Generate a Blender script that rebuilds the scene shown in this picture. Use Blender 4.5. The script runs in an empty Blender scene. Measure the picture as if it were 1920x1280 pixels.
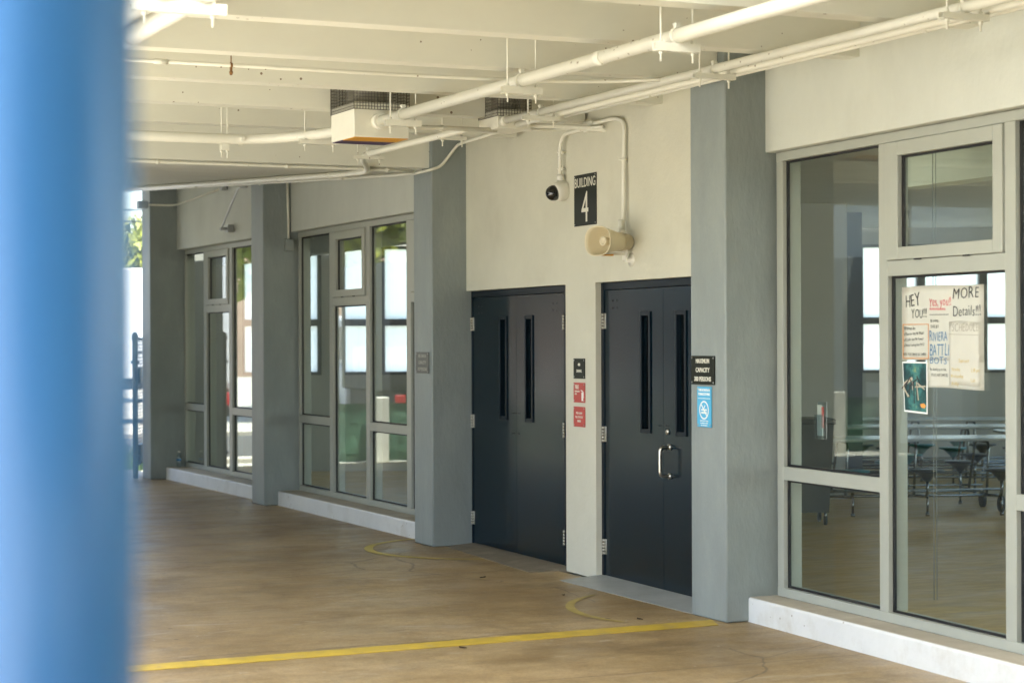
import bpy, bmesh, math, random
from mathutils import Vector, Matrix
random.seed(7)
scene = bpy.context.scene
col = scene.collection
R = math.radians

# ---------------------------------------------------------------- camera numbers (metres, degrees)
FOC, TH, CAMZ, ROLL, HY = 3733.0, R(24.5), 1.77, R(0.2), 637.0

def _ray(px, py):
    u, v = px - 960, HY - py
    c, s = math.cos(ROLL), math.sin(ROLL)
    u2, v2 = u*c + v*s, -u*s + v*c
    return Vector((u2*math.cos(TH) + FOC*math.sin(TH), FOC*math.cos(TH) - u2*math.sin(TH), v2))
def at_z(px, py, z=0.0):
    d = _ray(px, py); return Vector((0, 0, CAMZ)) + d*((z - CAMZ)/d.z)
def at_x(px, py, x):
    d = _ray(px, py); return Vector((0, 0, CAMZ)) + d*(x/d.x)
def at_y(px, py, y):
    d = _ray(px, py); return Vector((0, 0, CAMZ)) + d*(y/d.y)

# ---------------------------------------------------------------- materials
def nd(nt, t, **kw):
    n = nt.nodes.new(t)
    for k, v in kw.items():
        if k in n.inputs: n.inputs[k].default_value = v
        else: setattr(n, k, v)
    return n

def M(name, c, rough=0.5, metal=0.0, var=0.0, scale=3.0, bump=0.0, bscale=60.0, stretch=(1, 1, 1), specks=0.0,
      speck_col=(.05, .04, .03), stain=0.0, stain_col=(.3, .25, .2), stain_scale=1.2, rvar=0.0, spec=0.5, coat=0.0):
    m = bpy.data.materials.new(name); m.use_nodes = True
    nt = m.node_tree; L = nt.links.new
    b = nt.nodes['Principled BSDF']
    b.inputs['Base Color'].default_value = (*c, 1); b.inputs['Roughness'].default_value = rough
    b.inputs['Metallic'].default_value = metal; b.inputs['Specular IOR Level'].default_value = spec
    b.inputs['Coat Weight'].default_value = coat
    geo = nd(nt, 'ShaderNodeNewGeometry')
    mp = nd(nt, 'ShaderNodeMapping'); mp.inputs['Scale'].default_value = stretch
    L(geo.outputs['Position'], mp.inputs['Vector'])
    cur = None
    if var or stain or specks:
        rgb = nd(nt, 'ShaderNodeRGB'); rgb.outputs[0].default_value = (*c, 1); cur = rgb.outputs[0]
    if var:
        n1 = nd(nt, 'ShaderNodeTexNoise', Scale=scale, Detail=6.0, Roughness=0.62); L(mp.outputs[0], n1.inputs['Vector'])
        mr = nd(nt, 'ShaderNodeMapRange'); mr.inputs[1].default_value = .3; mr.inputs[2].default_value = .7
        mr.inputs[3].default_value = 1 - var; mr.inputs[4].default_value = 1 + var*.6
        L(n1.outputs['Fac'], mr.inputs[0])
        mx = nd(nt, 'ShaderNodeMix', data_type='RGBA', blend_type='MULTIPLY'); mx.inputs[0].default_value = 1
        L(cur, mx.inputs[6]); L(mr.outputs[0], mx.inputs[7]); cur = mx.outputs[2]
    if stain:
        n2 = nd(nt, 'ShaderNodeTexNoise', Scale=stain_scale, Detail=8.0, Roughness=0.68); L(mp.outputs[0], n2.inputs['Vector'])
        mr = nd(nt, 'ShaderNodeMapRange'); mr.inputs[1].default_value = .52; mr.inputs[2].default_value = .72
        mr.inputs[3].default_value = 0; mr.inputs[4].default_value = stain
        L(n2.outputs['Fac'], mr.inputs[0])
        mx = nd(nt, 'ShaderNodeMix', data_type='RGBA'); L(mr.outputs[0], mx.inputs[0]); L(cur, mx.inputs[6])
        mx.inputs[7].default_value = (*stain_col, 1); cur = mx.outputs[2]
    if specks:
        v = nd(nt, 'ShaderNodeTexVoronoi', Scale=specks); L(geo.outputs['Position'], v.inputs['Vector'])
        w = nd(nt, 'ShaderNodeTexNoise', Scale=1.7); L(geo.outputs['Position'], w.inputs['Vector'])
        t = nd(nt, 'ShaderNodeMapRange'); t.inputs[1].default_value = .44; t.inputs[2].default_value = .66
        t.inputs[3].default_value = 0.0; t.inputs[4].default_value = .14
        L(w.outputs['Fac'], t.inputs[0])
        lt = nd(nt, 'ShaderNodeMath', operation='LESS_THAN'); L(v.outputs['Distance'], lt.inputs[0]); L(t.outputs[0], lt.inputs[1])
        mx = nd(nt, 'ShaderNodeMix', data_type='RGBA'); L(lt.outputs[0], mx.inputs[0]); L(cur, mx.inputs[6])
        mx.inputs[7].default_value = (*speck_col, 1); cur = mx.outputs[2]
    if cur: L(cur, b.inputs['Base Color'])
    if rvar:
        n3 = nd(nt, 'ShaderNodeTexNoise', Scale=1.5, Detail=7.0, Roughness=.65); L(mp.outputs[0], n3.inputs['Vector'])
        mr = nd(nt, 'ShaderNodeMapRange'); mr.inputs[1].default_value = .3; mr.inputs[2].default_value = .7
        mr.inputs[3].default_value = max(.02, rough - rvar); mr.inputs[4].default_value = min(1, rough + rvar)
        L(n3.outputs['Fac'], mr.inputs[0]); L(mr.outputs[0], b.inputs['Roughness'])
    if bump:
        n4 = nd(nt, 'ShaderNodeTexNoise', Scale=bscale, Detail=5.0, Roughness=.6); L(mp.outputs[0], n4.inputs['Vector'])
        bp = nd(nt, 'ShaderNodeBump', Strength=bump, Distance=.01); L(n4.outputs['Fac'], bp.inputs['Height'])
        L(bp.outputs[0], b.inputs['Normal'])
    return m

def glass_mat(name, tint, gain=1.0, base=.04):
    m = bpy.data.materials.new(name); m.use_nodes = True
    nt = m.node_tree; L = nt.links.new; nt.nodes.clear()
    out = nd(nt, 'ShaderNodeOutputMaterial'); mix = nd(nt, 'ShaderNodeMixShader')
    tr = nd(nt, 'ShaderNodeBsdfTransparent'); tr.inputs[0].default_value = (*tint, 1)
    gl = nd(nt, 'ShaderNodeBsdfGlossy'); gl.inputs['Roughness'].default_value = 0.0; gl.inputs[0].default_value = (.93, .97, .95, 1)
    lw = nd(nt, 'ShaderNodeLayerWeight', Blend=.5)
    pw = nd(nt, 'ShaderNodeMath', operation='POWER'); pw.inputs[1].default_value = 5.0
    ml = nd(nt, 'ShaderNodeMath', operation='MULTIPLY_ADD'); ml.inputs[1].default_value = (1 - base)*gain; ml.inputs[2].default_value = base*gain
    L(lw.outputs['Facing'], pw.inputs[0]); L(pw.outputs[0], ml.inputs[0]); L(ml.outputs[0], mix.inputs[0])
    L(tr.outputs[0], mix.inputs[1]); L(gl.outputs[0], mix.inputs[2]); L(mix.outputs[0], out.inputs[0])
    return m

def frosted_mat(name, c, clear=.5):
    m = bpy.data.materials.new(name); m.use_nodes = True
    nt = m.node_tree; L = nt.links.new; nt.nodes.clear()
    out = nd(nt, 'ShaderNodeOutputMaterial'); tl = nd(nt, 'ShaderNodeBsdfTranslucent'); tl.inputs[0].default_value = (*c, 1)
    gl = nd(nt, 'ShaderNodeBsdfDiffuse'); gl.inputs[0].default_value = (.5, .5, .48, 1)
    mix = nd(nt, 'ShaderNodeMixShader'); mix.inputs[0].default_value = .08
    tp = nd(nt, 'ShaderNodeBsdfTransparent'); m2 = nd(nt, 'ShaderNodeMixShader'); m2.inputs[0].default_value = clear
    L(tl.outputs[0], mix.inputs[1]); L(gl.outputs[0], mix.inputs[2]); L(mix.outputs[0], m2.inputs[1]); L(tp.outputs[0], m2.inputs[2]); L(m2.outputs[0], out.inputs[0])
    return m

CREAM = (.62, .60, .495)
m_ceil = M('ceiling_paint', (.72, .715, .63), .75, var=.05, scale=1.3, bump=.06, bscale=14, specks=14, speck_col=(.22, .17, .12), stretch=(1, 2, 2))
m_wall = M('cream_wall_paint', CREAM, .62, var=.07, scale=1.6, bump=.32, bscale=22, stain=.32, stain_col=(.42, .38, .29), stain_scale=1.1)
m_lintel = M('grey_cream_lintel_paint', (.60, .61, .545), .6, var=.06, scale=1.6, bump=.32, bscale=20, stretch=(1.2, 1.2, .7), stain=.2, stain_col=(.42, .42, .36), stain_scale=1.5)
m_col = M('grey_column_paint', (.25, .280, .272), .50, var=.12, scale=2.2, bump=.45, bscale=20, stretch=(1.5, 1.5, .6), stain=.25, stain_col=(.33, .34, .31), stain_scale=2.2, speck_col=(.42, .42, .38))
m_step = M('white_step_paint', (.72, .72, .70), .6, var=.07, scale=2.5, bump=.35, bscale=20, specks=16, speck_col=(.35, .31, .25), stain=.5, stain_col=(.5, .46, .38), stain_scale=3)
m_steptop = M('dusty_step_top', (.45, .40, .31), .8, var=.16, scale=3, bump=.15, bscale=30, stain=.5, stain_col=(.60, .56, .46), stain_scale=4)
m_frame = M('grey_window_frame', (.375, .385, .335), .38, var=.03, scale=4, bump=.01)
m_gasket = M('black_gasket', (.008, .008, .009), .55, var=.05)
m_dark_edge = M('dark_bronze_edge', (.012, .012, .012), .5)
m_door = M('navy_door_paint', (.0014, .0098, .0165), .20, var=.05, scale=1.5, bump=.012, bscale=5, rvar=.03, spec=.26)
m_doorframe = M('navy_door_frame_paint', (.004, .0095, .016), .3, var=.06, bump=.015, bscale=20, spec=.15)
m_steel = M('brushed_steel', (.55, .53, .48), .28, 1.0, var=.15, scale=18)
m_chrome = M('chrome_tube', (.24, .25, .25), .25, 1.0, var=.05)
m_dull = M('dull_galvanised', (.42, .43, .42), .45, .8, var=.15, scale=8)
m_pipe = M('cream_painted_pipe', (.78, .765, .67), .42, var=.05, scale=4, bump=.03, bscale=18, specks=20, speck_col=(.30, .24, .17))
m_box = M('cream_sheet_metal', (.77, .75, .65), .45, var=.05, scale=3, bump=.03, bscale=9)
m_mesh = M('dark_wire', (.13, .12, .095), .55, .3, var=.1)
m_louvre = M('dark_motor', (.26, .24, .19), .6, var=.2)
m_orange = M('orange_band', (.68, .32, .006), .5, var=.05)
m_purple = M('purple_band', (.055, .018, .075), .5, var=.05)
m_rust = M('rusty_iron', (.26, .13, .045), .8, .1, var=.5, scale=40, bump=.3)
m_black = M('black_sign_plastic', (.013, .0155, .010), .45, spec=.2, var=.08)
m_glaresign = M('glare_grey_sign_plastic', (.065, .068, .058), .4, var=.1)  # black sign plate with glare painted in as grey
m_glareletter = M('glare_dimmed_lettering', (.34, .34, .30), .5)  # lettering dimmed to go with the painted glare
m_red = M('red_sign_plastic', (.46, .052, .042), .42, var=.06)
m_blue = M('cyan_sign_plastic', (.075, .42, .68), .4, var=.05)
m_letter = M('pale_lettering', (.72, .70, .60), .5, var=.04)
m_letterw = M('white_lettering', (.85, .85, .82), .5, var=.04)
m_horn = M('beige_horn_plastic', (.68, .60, .42), .42, var=.05, scale=5)
m_hornbody = M('tan_horn_metal', (.60, .53, .38), .45, var=.06)
m_white = M('white_housing', (.76, .74, .66), .4, var=.03)
m_dome = M('smoked_dome', (.006, .006, .006), .06, spec=.9, var=.02)
m_yellow = M('yellow_floor_paint', (.54, .37, .035), .5, var=.22, scale=6, stain=1.0, stain_col=(.36, .26, .12), stain_scale=7, bump=.1, bscale=60)
m_yellow2 = M('worn_yellow_paint', (.42, .32, .085), .55, var=.25, scale=8, stain=1.0, stain_col=(.31, .225, .115), stain_scale=9)
m_ramp = M('grey_ramp_paint', (.33, .345, .33), .42, var=.16, scale=4, bump=.12, bscale=40, stain=.5, stain_col=(.2, .19, .16), stain_scale=5)
m_rampdirt = M('dirty_concrete', (.20, .165, .115), .7, var=.25, scale=5, bump=.2, bscale=50, stain=.5, stain_col=(.36, .31, .23), stain_scale=4)
m_post = M('blue_post_paint', (.042, .18, .43), .26, var=.06, scale=3, bump=.02, bscale=12)
m_glass = glass_mat('window_glass', (.93, .96, .94), .92)
m_slit = glass_mat('dark_vision_glass', (.30, .33, .32), 1.3, .22)
m_frost = frosted_mat('frosted_panel', (.84, .89, .86), .3)
m_hallwall = M('hall_wall_grey', (.46, .46, .43), .6, var=.06, scale=1.5, bump=.05)
m_hallceil = M('hall_ceiling', (.5, .48, .42), .8, var=.05)
m_bulk = M('hall_bulkhead_paint', (.60, .62, .54), .6, var=.04)
m_hallcol = M('hall_dark_column', (.09, .095, .10), .45, var=.1)
m_hallfloor = M('polished_hall_floor', (.50, .335, .115), .40, spec=.3, var=.22, scale=5, stretch=(1, 2.5, 1), rvar=.10, stain=.5, stain_col=(.26, .21, .14), stain_scale=1.4, bump=.03, bscale=30)
m_top = M('pale_laminate', (.42, .46, .46), .25, var=.05)
m_seat = M('charcoal_stool_plastic', (.06, .065, .065), .4, var=.1)
m_teal = M('teal_stool_plastic', (.02, .19, .21), .4, var=.1)
m_rubber = M('black_rubber', (.012, .012, .012), .6, var=.1)
m_bin = M('grey_bin_plastic', (.055, .06, .062), .5, var=.08)
m_paper = M('cream_poster_paper', (.90, .88, .81), .7, var=.04, scale=6, bump=.05, bscale=5)
m_ink = M('black_marker_ink', (.035, .032, .035), .6)
m_inkred = M('red_marker_ink', (.66, .09, .11), .6)
m_inkblue = M('blue_marker_ink', (.06, .21, .42), .6)
m_inkora = M('orange_marker_ink', (.75, .30, .06), .6)
m_inkyel = M('pale_yellow_marker_ink', (.70, .55, .22), .6)
m_inkgrey = M('faint_pencil', (.52, .49, .42), .6)
m_ground = M('pale_dusty_ground', (.40, .385, .33), .85, var=.2, scale=1.2, bump=.2, bscale=20)
m_asphalt = M('asphalt', (.062, .062, .06), .8, var=.2, scale=3, bump=.25, bscale=50)
m_kerb = M('pale_concrete', (.48, .45, .38), .8, var=.15, scale=3, bump=.1)
m_truckw = M('white_truck_body', (.80, .80, .79), .4, var=.03)
m_truckd = M('dark_truck_chassis', (.02, .02, .022), .55, var=.2)
m_tail = M('red_tail_light', (.55, .015, .02), .2, var=.05)
m_carbody = M('silver_car_paint', (.42, .44, .46), .25, .6, var=.04)
m_carglass = M('dark_car_glass', (.015, .017, .02), .05, spec=.8, var=.02)
m_green = M('green_windscreen', (.085, .21, .135), .75, var=.2, scale=2, bump=.25, bscale=3)
m_whitepost = M('white_masonry', (.68, .66, .58), .7, var=.15, scale=2.5, bump=.2, bscale=8)
m_leaf = M('yellow_green_leaves', (.24, .26, .02), .6, var=.5, scale=.9)
m_leaf2 = M('green_leaves', (.075, .12, .025), .6, var=.5, scale=.9)
m_bark = M('bark', (.14, .10, .07), .9, var=.3, scale=5, bump=.3)
m_slitwall = M('dark_window_band', (.03, .035, .035), .2, var=.1)
m_hill = M('dry_hillside', (.24, .165, .115), .9, var=.45, scale=.12, bump=.5, bscale=.6, stain=.8, stain_col=(.09, .11, .035), stain_scale=.16)
m_grass = M('weedy_grass', (.10, .17, .03), .8, var=.5, scale=5)
m_water = glass_mat('clear_bottle_plastic', (.82, .87, .9), 1.3, .06)
m_leafdry = M('dry_leaf', (.06, .035, .015), .8, var=.4, scale=40)
m_gate = M('grey_gate_paint', (.13, .132, .125), .5, .1, var=.15, scale=6)

def floor_material():
    m = bpy.data.materials.new('brown_sealed_concrete'); m.use_nodes = True
    nt = m.node_tree; L = nt.links.new; b = nt.nodes['Principled BSDF']
    geo = nd(nt, 'ShaderNodeNewGeometry')
    def noise(scale, detail, rough, stretch=(1, 1, 1), dist=0.0):
        mp = nd(nt, 'ShaderNodeMapping'); mp.inputs['Scale'].default_value = stretch; L(geo.outputs['Position'], mp.inputs['Vector'])
        n = nd(nt, 'ShaderNodeTexNoise', Scale=scale, Detail=detail, Roughness=rough, Distortion=dist); L(mp.outputs[0], n.inputs['Vector'])
        return n.outputs['Fac']
    def ramp(f, stops):
        r = nd(nt, 'ShaderNodeValToRGB'); e = r.color_ramp.elements
        e[0].position, e[0].color = stops[0][0], (*stops[0][1], 1); e[1].position, e[1].color = stops[-1][0], (*stops[-1][1], 1)
        for p, c in stops[1:-1]:
            x = e.new(p); x.color = (*c, 1)
        L(f, r.inputs[0]); return r.outputs[0]
    def mix(f, a, c2, mode='MIX'):
        x = nd(nt, 'ShaderNodeMix', data_type='RGBA', blend_type=mode)
        if isinstance(f, float): x.inputs[0].default_value = f
        else: L(f, x.inputs[0])
        L(a, x.inputs[6])
        if isinstance(c2, tuple): x.inputs[7].default_value = (*c2, 1)
        else: L(c2, x.inputs[7])
        return x.outputs[2]
    c = ramp(noise(.55, 7, .6, dist=.4), [(.3, (.225, .150, .066)), (.5, (.315, .220, .106)), (.7, (.41, .302, .165))])
    c = mix(.55, c, ramp(noise(8.5, 9, .74, (1, 1.2, 1)), [(.3, (.62, .59, .56)), (.5, (1, 1, 1)), (.68, (1.22, 1.24, 1.26))]), 'MULTIPLY')
    c = mix(.9, c, ramp(noise(2.2, 10, .72, (1, 1.3, 1), .3), [(.32, (.70, .66, .62)), (.5, (.98, .98, .98)), (.7, (1.2, 1.21, 1.22))]), 'MULTIPLY')
    c = mix(.8, c, ramp(noise(45, 6, .75), [(.3, (.62, .60, .58)), (.5, (1, 1, 1)), (.7, (1.25, 1.25, 1.25))]), 'MULTIPLY')
    # pale scuffs with shapes of their own, dark oily patches, fine grit
    sc = nd(nt, 'ShaderNodeMapRange'); sc.inputs[1].default_value = .59; sc.inputs[2].default_value = .68; sc.inputs[4].default_value = .7
    L(noise(1.6, 9, .72, (.8, 2.2, 1), .8), sc.inputs[0]); c = mix(sc.outputs[0], c, (.43, .36, .27))
    dk = nd(nt, 'ShaderNodeMapRange'); dk.inputs[1].default_value = .57; dk.inputs[2].default_value = .72; dk.inputs[4].default_value = .6
    L(noise(.9, 8, .66, (1, 1.6, 1), .5), dk.inputs[0]); c = mix(dk.outputs[0], c, (.135, .088, .045))
    v = nd(nt, 'ShaderNodeTexVoronoi', Scale=11.0); L(geo.outputs['Position'], v.inputs['Vector'])
    lt = nd(nt, 'ShaderNodeMath', operation='LESS_THAN'); lt.inputs[1].default_value = .10; L(v.outputs['Distance'], lt.inputs[0])
    gt = nd(nt, 'ShaderNodeMath', operation='GREATER_THAN'); gt.inputs[1].default_value = .56; L(noise(2.3, 3, .5), gt.inputs[0])
    an = nd(nt, 'ShaderNodeMath', operation='MULTIPLY'); L(lt.outputs[0], an.inputs[0]); L(gt.outputs[0], an.inputs[1])
    c = mix(an.outputs[0], c, (.42, .36, .28))
    # saw-cut control joints across the slab
    sp = nd(nt, 'ShaderNodeSeparateXYZ'); L(geo.outputs['Position'], sp.inputs[0])
    md = nd(nt, 'ShaderNodeMath', operation='PINGPONG'); md.inputs[1].default_value = 2.3
    ad = nd(nt, 'ShaderNodeMath', operation='ADD'); ad.inputs[1].default_value = -.16; L(sp.outputs['Y'], ad.inputs[0]); L(ad.outputs[0], md.inputs[0])
    wob = nd(nt, 'ShaderNodeMath', operation='MULTIPLY_ADD'); wob.inputs[1].default_value = .02; L(noise(3, 4, .6), wob.inputs[0]); L(md.outputs[0], wob.inputs[2])
    jl = nd(nt, 'ShaderNodeMath', operation='LESS_THAN'); jl.inputs[1].default_value = .021; L(wob.outputs[0], jl.inputs[0])
    jm = nd(nt, 'ShaderNodeMath', operation='MULTIPLY'); jm.inputs[1].default_value = .5; L(jl.outputs[0], jm.inputs[0])
    c = mix(jm.outputs[0], c, (.10, .065, .035))
    # hairline cracks and dark gum spots
    wn = nd(nt, 'ShaderNodeTexNoise', Scale=1.3, Detail=6.0); L(geo.outputs['Position'], wn.inputs['Vector'])
    wv = nd(nt, 'ShaderNodeMix', data_type='VECTOR'); wv.inputs[0].default_value = .22; L(geo.outputs['Position'], wv.inputs[4]); L(wn.outputs['Color'], wv.inputs[5])
    cv = nd(nt, 'ShaderNodeTexVoronoi', feature='DISTANCE_TO_EDGE', Scale=.42); L(wv.outputs[1], cv.inputs['Vector'])
    cl = nd(nt, 'ShaderNodeMath', operation='LESS_THAN'); cl.inputs[1].default_value = .0022; L(cv.outputs['Distance'], cl.inputs[0])
    cg = nd(nt, 'ShaderNodeMath', operation='GREATER_THAN'); cg.inputs[1].default_value = .5; L(noise(.5, 3, .5), cg.inputs[0])
    ca = nd(nt, 'ShaderNodeMath', operation='MULTIPLY'); L(cl.outputs[0], ca.inputs[0]); L(cg.outputs[0], ca.inputs[1])
    cm = nd(nt, 'ShaderNodeMath', operation='MULTIPLY'); cm.inputs[1].default_value = .6; L(ca.outputs[0], cm.inputs[0])
    c = mix(cm.outputs[0], c, (.09, .06, .035))
    gv = nd(nt, 'ShaderNodeTexVoronoi', Scale=3.2); L(geo.outputs['Position'], gv.inputs['Vector'])
    gl_ = nd(nt, 'ShaderNodeMath', operation='LESS_THAN'); gl_.inputs[1].default_value = .055; L(gv.outputs['Distance'], gl_.inputs[0])
    gg = nd(nt, 'ShaderNodeMath', operation='GREATER_THAN'); gg.inputs[1].default_value = .53; L(noise(1.1, 3, .5), gg.inputs[0])
    ga = nd(nt, 'ShaderNodeMath', operation='MULTIPLY'); L(gl_.outputs[0], ga.inputs[0]); L(gg.outputs[0], ga.inputs[1])
    c = mix(ga.outputs[0], c, (.075, .05, .03))
    c = mix(.8, c, ramp(noise(110, 4, .8), [(.3, (.66, .65, .64)), (.5, (1, 1, 1)), (.7, (1.22, 1.22, 1.22))]), 'MULTIPLY')
    L(c, b.inputs['Base Color']); b.inputs['Specular IOR Level'].default_value = .32
    rr = nd(nt, 'ShaderNodeMapRange'); rr.inputs[1].default_value = .3; rr.inputs[2].default_value = .7; rr.inputs[3].default_value = .30; rr.inputs[4].default_value = .58
    L(noise(1.3, 8, .68, (1, 1.5, 1)), rr.inputs[0]); L(rr.outputs[0], b.inputs['Roughness'])
    bp = nd(nt, 'ShaderNodeBump', Strength=.22, Distance=.006); L(noise(28, 8, .7), bp.inputs['Height']); L(bp.outputs[0], b.inputs['Normal'])
    return m
m_floor = floor_material()

def underwater_print():
    m = bpy.data.materials.new('dark_teal_photo_print'); m.use_nodes = True
    nt = m.node_tree; L = nt.links.new; b = nt.nodes['Principled BSDF']; b.inputs['Roughness'].default_value = .35
    geo = nd(nt, 'ShaderNodeNewGeometry')
    n = nd(nt, 'ShaderNodeTexNoise', Scale=9.0, Detail=8.0, Roughness=.7); L(geo.outputs['Position'], n.inputs['Vector'])
    r = nd(nt, 'ShaderNodeValToRGB'); e = r.color_ramp.elements
    e[0].position, e[0].color = .32, (.004, .012, .012, 1); e[1].position, e[1].color = .72, (.35, .38, .12, 1)
    x = e.new(.5); x.color = (.012, .07, .075, 1)
    x = e.new(.62); x.color = (.05, .20, .19, 1)
    L(n.outputs['Fac'], r.inputs[0]); L(r.outputs[0], b.inputs['Base Color'])
    return m
m_print = underwater_print()

# ---------------------------------------------------------------- mesh builder
class MB:
    def __init__(self): self.bm = bmesh.new()
    def _mat(self, faces, mi, smooth=False):
        for f in faces: f.material_index = mi; f.smooth = smooth
    def box(self, x0, x1, y0, y1, z0, z1, T=None, mi=0, bev=0.0, seg=2):
        bm = self.bm
        P = [Vector((x, y, z)) for z in (z0, z1) for y in (y0, y1) for x in (x0, x1)]
        if T is not None: P = [T @ p for p in P]
        v = [bm.verts.new(p) for p in P]
        fs = [bm.faces.new([v[i] for i in q]) for q in ((0, 2, 3, 1), (4, 5, 7, 6), (0, 1, 5, 4), (2, 6, 7, 3), (0, 4, 6, 2), (1, 3, 7, 5))]
        self._mat(fs, mi)
        if bev:
            es = list({e for f in fs for e in f.edges})
            r = bmesh.ops.bevel(bm, geom=es, offset=bev, segments=seg, profile=.5, affect='EDGES')
            self._mat(r['faces'], mi, True)
        return fs
    def prism(self, pts, T, h, mi=0):
        """polygon pts (2-D) in the plane of T, thickened along T's z from 0 to h"""
        bm = self.bm
        a = [bm.verts.new(T @ Vector((x, y, 0))) for x, y in pts]; b = [bm.verts.new(T @ Vector((x, y, h))) for x, y in pts]
        n = len(pts); fs = [bm.faces.new(list(reversed(a))), bm.faces.new(b)]
        for i in range(n): fs.append(bm.faces.new([a[i], a[(i+1) % n], b[(i+1) % n], b[i]]))
        self._mat(fs, mi); return fs
    def hull(self, P, faces, mi=0):
        v = [self.bm.verts.new(p) for p in P]
        fs = [self.bm.faces.new([v[i] for i in q]) for q in faces]; self._mat(fs, mi); return fs
    def tube(self, pts, r, seg=12, mi=0, cap=True):
        bm = self.bm; pts = [Vector(p) for p in pts]; n = len(pts)
        rad = r if isinstance(r, (list, tuple)) else [r]*n
        rings, ref = [], None
        for i, p in enumerate(pts):
            d = (pts[min(i+1, n-1)] - pts[max(i-1, 0)]).normalized()
            if ref is None: ref = d.orthogonal().normalized()
            u = (ref - d*ref.dot(d)); u = u.normalized() if u.length > 1e-6 else d.orthogonal().normalized()
            ref = u; w = d.cross(u)
            rings.append([bm.verts.new(p + (u*math.cos(2*math.pi*k/seg) + w*math.sin(2*math.pi*k/seg))*rad[i]) for k in range(seg)])
        fs = []
        for a, b in zip(rings, rings[1:]):
            for k in range(seg): fs.append(bm.faces.new([a[k], a[(k+1) % seg], b[(k+1) % seg], b[k]]))
        self._mat(fs, mi, True)
        if cap: self._mat([bm.faces.new(list(reversed(rings[0]))), bm.faces.new(rings[-1])], mi)
    def lathe(self, prof, T, seg=24, mi=0, sx=1.0, sy=1.0, sq=2.0):
        """profile (radius, height) turned about T's z; sq>2 squares the section off"""
        bm = self.bm; rings = []
        for r, z in prof:
            ring = []
            for k in range(seg):
                a = 2*math.pi*k/seg; c, s = math.cos(a), math.sin(a)
                x = math.copysign(abs(c)**(2/sq), c); y = math.copysign(abs(s)**(2/sq), s)
                ring.append(bm.verts.new(T @ Vector((r*x*sx, r*y*sy, z))))
            rings.append(ring)
        fs = []
        for a, b in zip(rings, rings[1:]):
            for k in range(seg): fs.append(bm.faces.new([a[k], a[(k+1) % seg], b[(k+1) % seg], b[k]]))
        if prof[0][0] > 1e-4: fs.append(bm.faces.new(list(reversed(rings[0]))))
        if prof[-1][0] > 1e-4: fs.append(bm.faces.new(rings[-1]))
        self._mat(fs, mi, True)
    def text(self, s, T, size, sx=1.0, align='CENTER', mi=0, depth=.0015, bold=0.0, shear=0.0, space=1.0):
        cu = bpy.data.curves.new('lettering', 'FONT'); cu.body = s; cu.size = size; cu.align_x = align
        cu.extrude = depth; cu.offset = bold; cu.shear = shear; cu.resolution_u = 3; cu.space_character = space
        o = bpy.data.objects.new('lettering', cu); col.objects.link(o)
        dg = bpy.context.evaluated_depsgraph_get(); me = bpy.data.meshes.new_from_object(o.evaluated_get(dg))
        bpy.data.objects.remove(o); bpy.data.curves.remove(cu)
        vs = [self.bm.verts.new(T @ Vector((v.co.x*sx, v.co.y, v.co.z))) for v in me.vertices]
        for p in me.polygons:
            try: f = self.bm.faces.new([vs[i] for i in p.vertices]); f.material_index = mi
            except ValueError: pass
        w = max([v.co.x for v in me.vertices], default=.3*size)*sx
        bpy.data.meshes.remove(me); return w

OFF = {}
def obj(name, mb, mats, parent=None, label=None, cat=None, group=None, kind=None):
    bm = mb.bm
    bmesh.ops.recalc_face_normals(bm, faces=bm.faces)
    xs = [v.co for v in bm.verts]
    lo = Vector([min(p[i] for p in xs) for i in range(3)]); hi = Vector([max(p[i] for p in xs) for i in range(3)])
    org = Vector(((lo.x+hi.x)/2, (lo.y+hi.y)/2, lo.z))
    bmesh.ops.translate(bm, verts=bm.verts, vec=-org)
    me = bpy.data.meshes.new(name); bm.to_mesh(me); bm.free()
    for m in (mats if isinstance(mats, (list, tuple)) else [mats]): me.materials.append(m)
    o = bpy.data.objects.new(name, me); col.objects.link(o); OFF[o.name] = org
    if parent is not None:
        o.parent = parent; o.location = org - OFF[parent.name]
    else: o.location = org
    return tag(o, label, cat, group, kind)
def tag(o, label=None, cat=None, group=None, kind=None):
    if label: o['label'] = label
    if cat: o['category'] = cat
    if group: o['group'] = group
    if kind: o['kind'] = kind
    return o
def thing(name, label, cat, loc=(0, 0, 0), group=None):
    o = bpy.data.objects.new(name, None); col.objects.link(o); o.location = loc; o.empty_display_size = .1
    OFF[o.name] = Vector(loc); return tag(o, label, cat, group)
def copy_tree(o, parent=None):
    c = o.copy(); col.objects.link(c); c.parent = parent; OFF[c.name] = OFF.get(o.name, Vector())
    for ch in [k for k in bpy.data.objects if k.parent == o]: copy_tree(ch, c)
    return c
def frame(x, y, z, ang=0.0):
    """viewer facing the facade: local x runs to the viewer's right, y up, z out of the wall; ang = turn of the wall"""
    a = R(ang); d = Vector((math.sin(a), math.cos(a), 0)); n = Vector((-math.cos(a), math.sin(a), 0))
    m = Matrix.Identity(4)
    for i in range(3): m[i][0] = -d[i]; m[i][1] = (0, 0, 1)[i]; m[i][2] = n[i]; m[i][3] = (x, y, z)[i]
    return m
def along(x, y, ang=0.0):
    """local x into the building, y away along the wall, z up"""
    return Matrix.Translation((x, y, 0)) @ Matrix.Rotation(-R(ang), 4, 'Z')
def fillet(pts, r, n=5):
    pts = [Vector(p) for p in pts]; out = [pts[0]]
    for i in range(1, len(pts)-1):
        a, b, c = pts[i-1], pts[i], pts[i+1]
        q = min(r, (a-b).length*.48, (c-b).length*.48)
        p0, p1 = b + (a-b).normalized()*q, b + (c-b).normalized()*q
        for k in range(n+1):
            t = k/n; out.append(p0*(1-t)**2 + b*2*t*(1-t) + p1*t*t)
    out.append(pts[-1]); return out

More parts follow.
